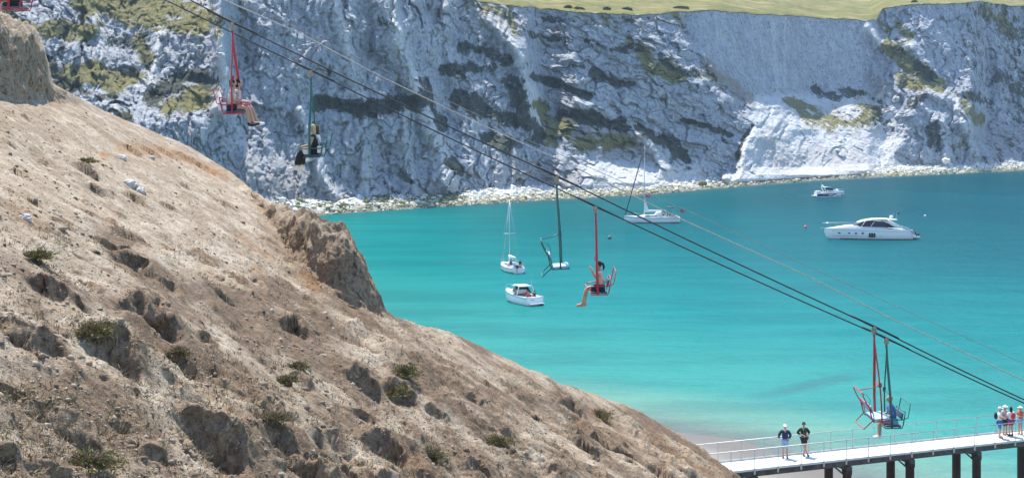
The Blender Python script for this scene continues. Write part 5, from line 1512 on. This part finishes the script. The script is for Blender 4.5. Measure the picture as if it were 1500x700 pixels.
# --- small day cruiser, nearest the hillside
def day_cruiser():
    r, M = boat_root('day_cruiser', 'small white day cruiser seen from astern, nearest the sandy hillside', 763, 443, 122, cat='motorboat')
    st = [(-3.2, 1.22, 1.00, 1.10, -0.3), (-1.8, 1.28, 1.02, 1.15, -0.4), (0, 1.28, 1.10, 1.1, -0.4), (1.4, 1.1, 1.22, 0.8, -0.35), (2.5, 0.7, 1.33, 0.4, -0.2), (3.1, 0.3, 1.40, 0.1, 0.2), (3.4, 0.04, 1.42, 0.01, 0.8)]
    rg = hull_rings(st); mb = MB(); mb.loft(rg, 0, False, False, True, ring_open=True); n = len(rg[0])
    mb.add(rg[0], [tuple(range(n))]); mb.build('hull', M_gel, r)
    side_strip('rubbing_strake', st, 0.16, 0.10, simple('grey_line', (0.30, 0.34, 0.38), 0.4), r, -4, 3.3)
    mb = MB(); F_ = [s for s in st if s[0] >= 0]; k = len(F_)
    mb.add([V(x, hb-0.04, zd-0.01) for x, hb, zd, _, _ in F_]+[V(x, -(hb-0.04), zd-0.01) for x, hb, zd, _, _ in F_], [(i, i+1, k+i+1, k+i) for i in range(k-1)]); mb.build('foredeck', M_gel2, r)
    mb = MB()
    for sg in (1, -1): mb.box(V(-1.6, sg*1.08, 0.98), (3.2, 0.34, 0.08))
    mb.box(V(-2.95, 0, 0.98), (0.46, 2.1, 0.08)); mb.build('side_deck', M_gel, r)
    mb = MB(); mb.box(V(-1.4, 0, 0.35), (2.9, 1.9, 0.05)); mb.build('cockpit_floor', M_gel2, r)
    mb = MB(); mb.box(V(-2.45, 0, 0.62), (0.5, 1.85, 0.45)); mb.build('stern_bench', M_gel2, r)
    mb = MB(); mb.loft([[V(x, w, 1.12), V(x, w*0.86, z), V(x, -w*0.86, z), V(x, -w, 1.12)] for x, z, w in ((2.6, 1.38, 0.45), (1.6, 1.55, 0.8), (0.4, 1.62, 1.02), (0.0, 1.55, 1.05))]); mb.build('coachroof', M_gel, r)
    mb = MB(); mb.add([V(0.5, 0.95, 1.55), V(0.5, -0.95, 1.55), V(-0.1, -0.88, 2.05), V(-0.1, 0.88, 2.05), V(-0.9, 1.1, 1.05), V(-0.9, -1.1, 1.05)], [(0, 1, 2, 3), (0, 3, 4), (1, 5, 2)]); mb.build('windscreen', M_glass, r)
    mb = MB(); mb.tube([V(-0.9, 1.15, 1.0), V(-1.1, 1.12, 1.7), V(-1.0, 0.9, 2.15), V(-1.0, -0.9, 2.15), V(-1.1, -1.12, 1.7), V(-0.9, -1.15, 1.0)], 0.06, 8); mb.build('arch', M_gel, r)
    mb = MB(); mb.loft([[V(x, 0.95, z-0.06), V(x, 0.6, z+0.05), V(x, -0.6, z+0.05), V(x, -0.95, z-0.06)] for x, z in ((-1.3, 2.14), (-0.5, 2.2), (0.6, 2.16))]); mb.build('bimini', M_canvas, r)
    mb = MB(); mb.tube([V(-1.0, -0.9, 2.1), V(-1.2, -0.9, 3.6)], 0.012, 6); mb.build('antenna', M_steel, r)
    mb = MB()
    for sg in (1, -1):
        mb.tube([V(0.2, sg*1.18, 1.6), V(1.6, sg*1.0, 1.78), V(2.7, sg*0.58, 1.88), V(3.4, 0, 1.92)], 0.022, 6)
        for x, w, z in ((0.9, 1.12, 1.2), (1.9, 0.92, 1.28), (2.8, 0.5, 1.36)): mb.tube([V(x, sg*w, z), V(x, sg*w*0.96, z+0.52)], 0.016, 6)
    mb.build('bow_rail', M_steel, r)
    mb = MB(); mb.box(V(-3.5, 0, 0.28), (0.6, 2.0, 0.08)); mb.build('swim_platform', M_gel, r)
    mb = MB(); mb.box(V(-3.55, -0.75, 0.0), (0.35, 0.3, 0.5)); mb.build('outdrive', M_rubber, r)
    mb = MB()
    for i in range(3): mb.box(V(-3.225, 0.5-0.16*i, 0.70), (0.02, 0.10, 0.10))
    mb.build('transom_mark', simple('grey_line', (0.30, 0.34, 0.38), 0.4), r)
    sailor('person in red sitting on the left in the small day cruiser', M, -2.45, 0.45, 0.86, -90, RED, BLACK, H_DARK)
    sailor('person in black sitting on the right in the small day cruiser', M, -2.45, -0.4, 0.86, -90, BLACK, RED, H_DARK)
    sailor('person at the helm of the small day cruiser, under the bimini', M, -0.7, -0.5, 0.75, -90, RED, NAVY, H_BROWN)
day_cruiser()

# --- sailing boats
def sloop(label, px, py, heading, L, B, mast_h, mast_x, furl, name='sailing_boat'):
    r, M = boat_root(name, label, px, py, heading, cat='sailing boat')
    a = L/2; fb = 0.095*L+0.12
    st = [(-a, 0.36*B, fb*0.95, 0.26*B, 0.02), (-a*0.7, 0.45*B, fb*0.92, 0.38*B, -0.3), (-a*0.2, 0.5*B, fb*0.92, 0.46*B, -0.5), (a*0.25, 0.46*B, fb*1.0, 0.38*B, -0.5), (a*0.6, 0.32*B, fb*1.10, 0.20*B, -0.35), (a*0.85, 0.15*B, fb*1.18, 0.07*B, -0.1), (a, 0.02*B, fb*1.24, 0.01, 0.3)]
    hull(r, st, M_gel, M_gel2)
    side_strip('boot_stripe', st, 0.985, 0.90, M_boot, r, -a, a*0.8)
    side_strip('sheer_stripe', st, 0.22, 0.15, simple('blue_line', (0.06, 0.10, 0.22), 0.4), r, -a, a)
    top = fb+0.42
    mb = MB(); mb.loft([[V(x, w, fb*0.9), V(x, w*0.86, z), V(x, -w*0.86, z), V(x, -w, fb*0.9)] for x, z, w in ((a*0.52, fb+0.12, 0.16*B), (a*0.3, top-0.05, 0.25*B), (0, top, 0.31*B), (-a*0.22, top+0.03, 0.33*B))]); mb.build('coachroof', M_gel, r)
    for sg in (1, -1):
        mb = MB(); mb.loft([[V(x, sg*(w*0.96+0.012), fb+0.12), V(x, sg*(w*0.90+0.02), fb+0.30), V(x, sg*(w*0.88), fb+0.30), V(x, sg*(w*0.92), fb+0.12)] for x, w in ((a*0.26, 0.265*B), (a*0.1, 0.295*B), (-a*0.16, 0.325*B))], smooth=False); mb.build('cabin_window', M_glass, r)
    mb = MB(); mb.box(V(-a*0.60, 0, fb*0.95+0.01), (a*0.62, 0.40*B, 0.06)); mb.build('cockpit', M_dcanvas, r)
    mb = MB()
    for sg in (1, -1): mb.box(V(-a*0.60, sg*0.26*B, fb+0.10), (a*0.66, 0.07*B, 0.26))
    mb.build('coaming', M_gel, r)
    mz = top+mast_h
    mb = MB(); mb.tube([V(mast_x, 0, top-0.3), V(mast_x, 0, top+mast_h*0.6), V(mast_x-0.05, 0, mz)], [0.085, 0.075, 0.05], 8); mast = mb.build('mast', M_alu, r)
    mb = MB(); sp = top+mast_h*0.45; mb.tube([V(mast_x-0.1, 0.34*B, sp+0.05), V(mast_x, 0, sp), V(mast_x-0.1, -0.34*B, sp+0.05)], 0.035, 6); mb.build('spreader', M_alu, mast)
    mb = MB()
    for sg in (1, -1): mb.tube([V(mast_x-0.15, sg*0.46*B, fb), V(mast_x-0.1, sg*0.34*B, sp+0.05), V(mast_x, 0, mz-0.2)], 0.010, 5)
    mb.tube([V(-a*0.98, 0, fb), V(mast_x, 0, mz)], 0.010, 5); mb.build('shrouds', M_steel, mast)
    mb = MB(); mb.tube([V(a*0.97, 0, fb*1.24), V(mast_x+0.05, 0, mz-0.4)], furl, 8); mb.build('furled_foresail', M_dcanvas if furl > 0.05 else M_steel, r)
    bz = top+0.75
    mb = MB(); mb.tube([V(mast_x-0.08, 0, bz), V(mast_x-a*0.82, 0, bz+0.05)], 0.06, 8); boom = mb.build('boom', M_alu, r)
    mb = MB(); n_ = 7
    mb.loft([[V(mast_x-0.1-(a*0.78)*i/n_, w*math.cos(t_)*0.16, bz+0.10+0.20*w*math.sin(t_)+0.02*(i % 2)) for t_ in [2*math.pi*j/10 for j in range(10)]] for i, w in enumerate((1.25, 1.2, 1.0, 0.95, 0.85, 0.8, 0.6, 0.4))]); mb.build('stowed_sail', M_canvas, boom)
    mb = MB()
    for sg in (1, -1):
        prev = None
        for f in np.linspace(-0.97, 0.93, 8):
            x = a*f; w = np.interp(x, [s[0] for s in st], [s[1] for s in st])-0.06; zd = np.interp(x, [s[0] for s in st], [s[2] for s in st])
            mb.tube([V(x, sg*w, zd-0.02), V(x, sg*w, zd+0.6)], 0.014, 5)
            if prev: mb.tube([prev, V(x, sg*w, zd+0.6)], 0.009, 5)
            prev = V(x, sg*w, zd+0.6)
    mb.build('guard_rail', M_steel, r)
    return r, M, fb, top, a
r, M, fb, top, a = sloop('small white sloop with stowed sail, stern towards the viewer', 748, 396.5, 108, 7.6, 2.7, 9.3, 0.6, 0.045)
mb = MB(); mb.tube([V(-a-0.15, 0.3, 0.1), V(-a-0.15, 0.3, 1.3)], 0.03, 6); mb.box(V(-a-0.2, 0.3, 1.0), (0.3, 0.3, 0.45)); mb.build('outboard_motor', M_rubber, r)
sailor('person in dark clothes on the left of the small sloop cockpit', M, -2.0, 0.6, fb+0.2, -60, NAVY, BLACK, H_DARK)
sailor('person in dark clothes on the right of the small sloop cockpit', M, -2.7, -0.6, fb+0.2, 60, BLACK, NAVY, H_DARK)
r, M, fb, top, a = sloop('larger white sloop lying broadside with furled dark foresail and tall mast', 955, 326, 180, 11.7, 3.7, 14.6, 1.6, 0.11)
mb = MB(); mb.loft([[V(x, 1.3, z-0.1), V(x, 0.9, z+0.05), V(x, -0.9, z+0.05), V(x, -1.3, z-0.1)] for x, z in ((-4.6, fb+2.05), (-3.6, fb+2.1), (-2.9, fb+2.0))]); mb.build('bimini', M_dcanvas, r)
mb = MB()
for sg in (1, -1):
    mb.tube([V(-4.6, sg*1.3, fb), V(-4.6, sg*1.3, fb+2.0)], 0.02, 5); mb.tube([V(-2.9, sg*1.35, fb), V(-2.9, sg*1.3, fb+1.95)], 0.02, 5)
mb.build('bimini_frame', M_steel, r)
mb = MB(); mb.loft([[V(x, w, top), V(x, w*0.8, z), V(x, -w*0.8, z), V(x, -w, top)] for x, z, w in ((-0.6, top+0.1, 1.1), (-1.2, top+0.7, 1.15), (-1.9, top+0.75, 1.15))], cap=False); mb.build('sprayhood', M_canvas, r)
mb = MB(); mb.tube([V(-5.75, 0, fb), V(-6.05, 0, fb+1.7)], 0.02, 6); mb.build('flagstaff', M_wood, r)
mb = MB(); mb.prism(None, [V(-6.05, 0.01, fb+1.65), V(-6.9, 0.05, fb+1.3), V(-6.8, 0.05, fb+0.75), V(-5.95, 0.01, fb+1.05)], [V(-6.05, -0.01, fb+1.65), V(-6.9, 0.03, fb+1.3), V(-6.8, 0.03, fb+0.75), V(-5.95, -0.01, fb+1.05)]); mb.build('ensign', M_flagr, r)
mb = MB(); z0 = top+4.3; mb.prism(None, [V(1.45, 0.7, z0), V(0.4, 0.75, z0-0.15), V(0.5, 0.75, z0-0.75), V(1.45, 0.7, z0-0.6)], [V(1.45, 0.72, z0), V(0.4, 0.77, z0-0.15), V(0.5, 0.77, z0-0.75), V(1.45, 0.72, z0-0.6)]); mb.build('pennant', M_flagp, r)
mb = MB(); mb.prism(None, [V(1.5, 0.01, top+3.4), V(0.75, 0.05, top+1.1), V(1.5, 0.01, top+0.9)], [V(1.5, -0.01, top+3.4), V(0.75, 0.03, top+1.1), V(1.5, -0.01, top+0.9)]); mb.build('loose_sail', M_canvas, r)
for i, (x, y, tp, lb) in enumerate(((-2.5, -0.9, WHITE, 'foremost person, in white, in the cockpit of the larger sloop'), (-3.2, 0.9, NAVY, 'person in navy on the near side of the larger sloop cockpit'), (-3.9, -0.9, RED, 'person in red on the far side of the larger sloop cockpit'), (-4.6, 0.8, BLACK, 'aftmost person, in black, in the cockpit of the larger sloop'))):
    sailor(lb, M, x, y, fb+0.22, 90 if y < 0 else -90, tp, NAVY, H_DARK)

# --- mooring buoys
def buoy(px, py, rr, mat, label):
    o = empty('mooring_buoy', on_sea(px, py)); tag(o, label, 'buoy', 'mooring buoys')
    mb = MB(); mb.ell(V(0, 0, rr*0.55), (rr, rr, rr), 0, 16, 12); mb.build('float', mat, o)
    mb = MB(); mb.tube([V(0, 0, rr*1.45), V(0, 0, rr*1.8)], rr*0.12, 8); mb.tube([V(rr*0.22*math.cos(t_), 0, rr*1.95+rr*0.22*math.sin(t_)) for t_ in [2*math.pi*i/10 for i in range(10)]], rr*0.06, 6, closed=True); mb.build('ring', M_steel, o)
buoy(1180, 334, 0.36, simple('buoy_pink', (0.62, 0.12, 0.16), 0.4), 'small pink mooring buoy left of the long motor yacht')
buoy(1355, 317, 0.26, simple('buoy_white', (0.75, 0.75, 0.73), 0.4), 'tiny white buoy right of the long motor yacht')
buoy(893, 350, 0.40, simple('buoy_dark', (0.10, 0.11, 0.12), 0.5), 'dark mooring buoy behind the red chair over the bay')

# ================================================================== AIR OVER THE BAY
def build_haze():
    m = bpy.data.materials.new('sea_air'); m.use_nodes = True
    nt = m.node_tree
    for n in list(nt.nodes):
        if n.type == 'BSDF_PRINCIPLED': nt.nodes.remove(n)
    v = nt.nodes.new('ShaderNodeVolumePrincipled')
    v.inputs['Color'].default_value = (0.58, 0.78, 1.0, 1)
    v.inputs['Density'].default_value = 0.00012
    v.inputs['Anisotropy'].default_value = 0.2
    nt.links.new(v.outputs[0], nt.nodes['Material Output'].inputs['Volume'])
    mb = MB(); mb.box((0, 450, 81), (3200, 2200, 174))
    o = mb.build('haze', m); tag(o, kind='stuff')
build_haze()
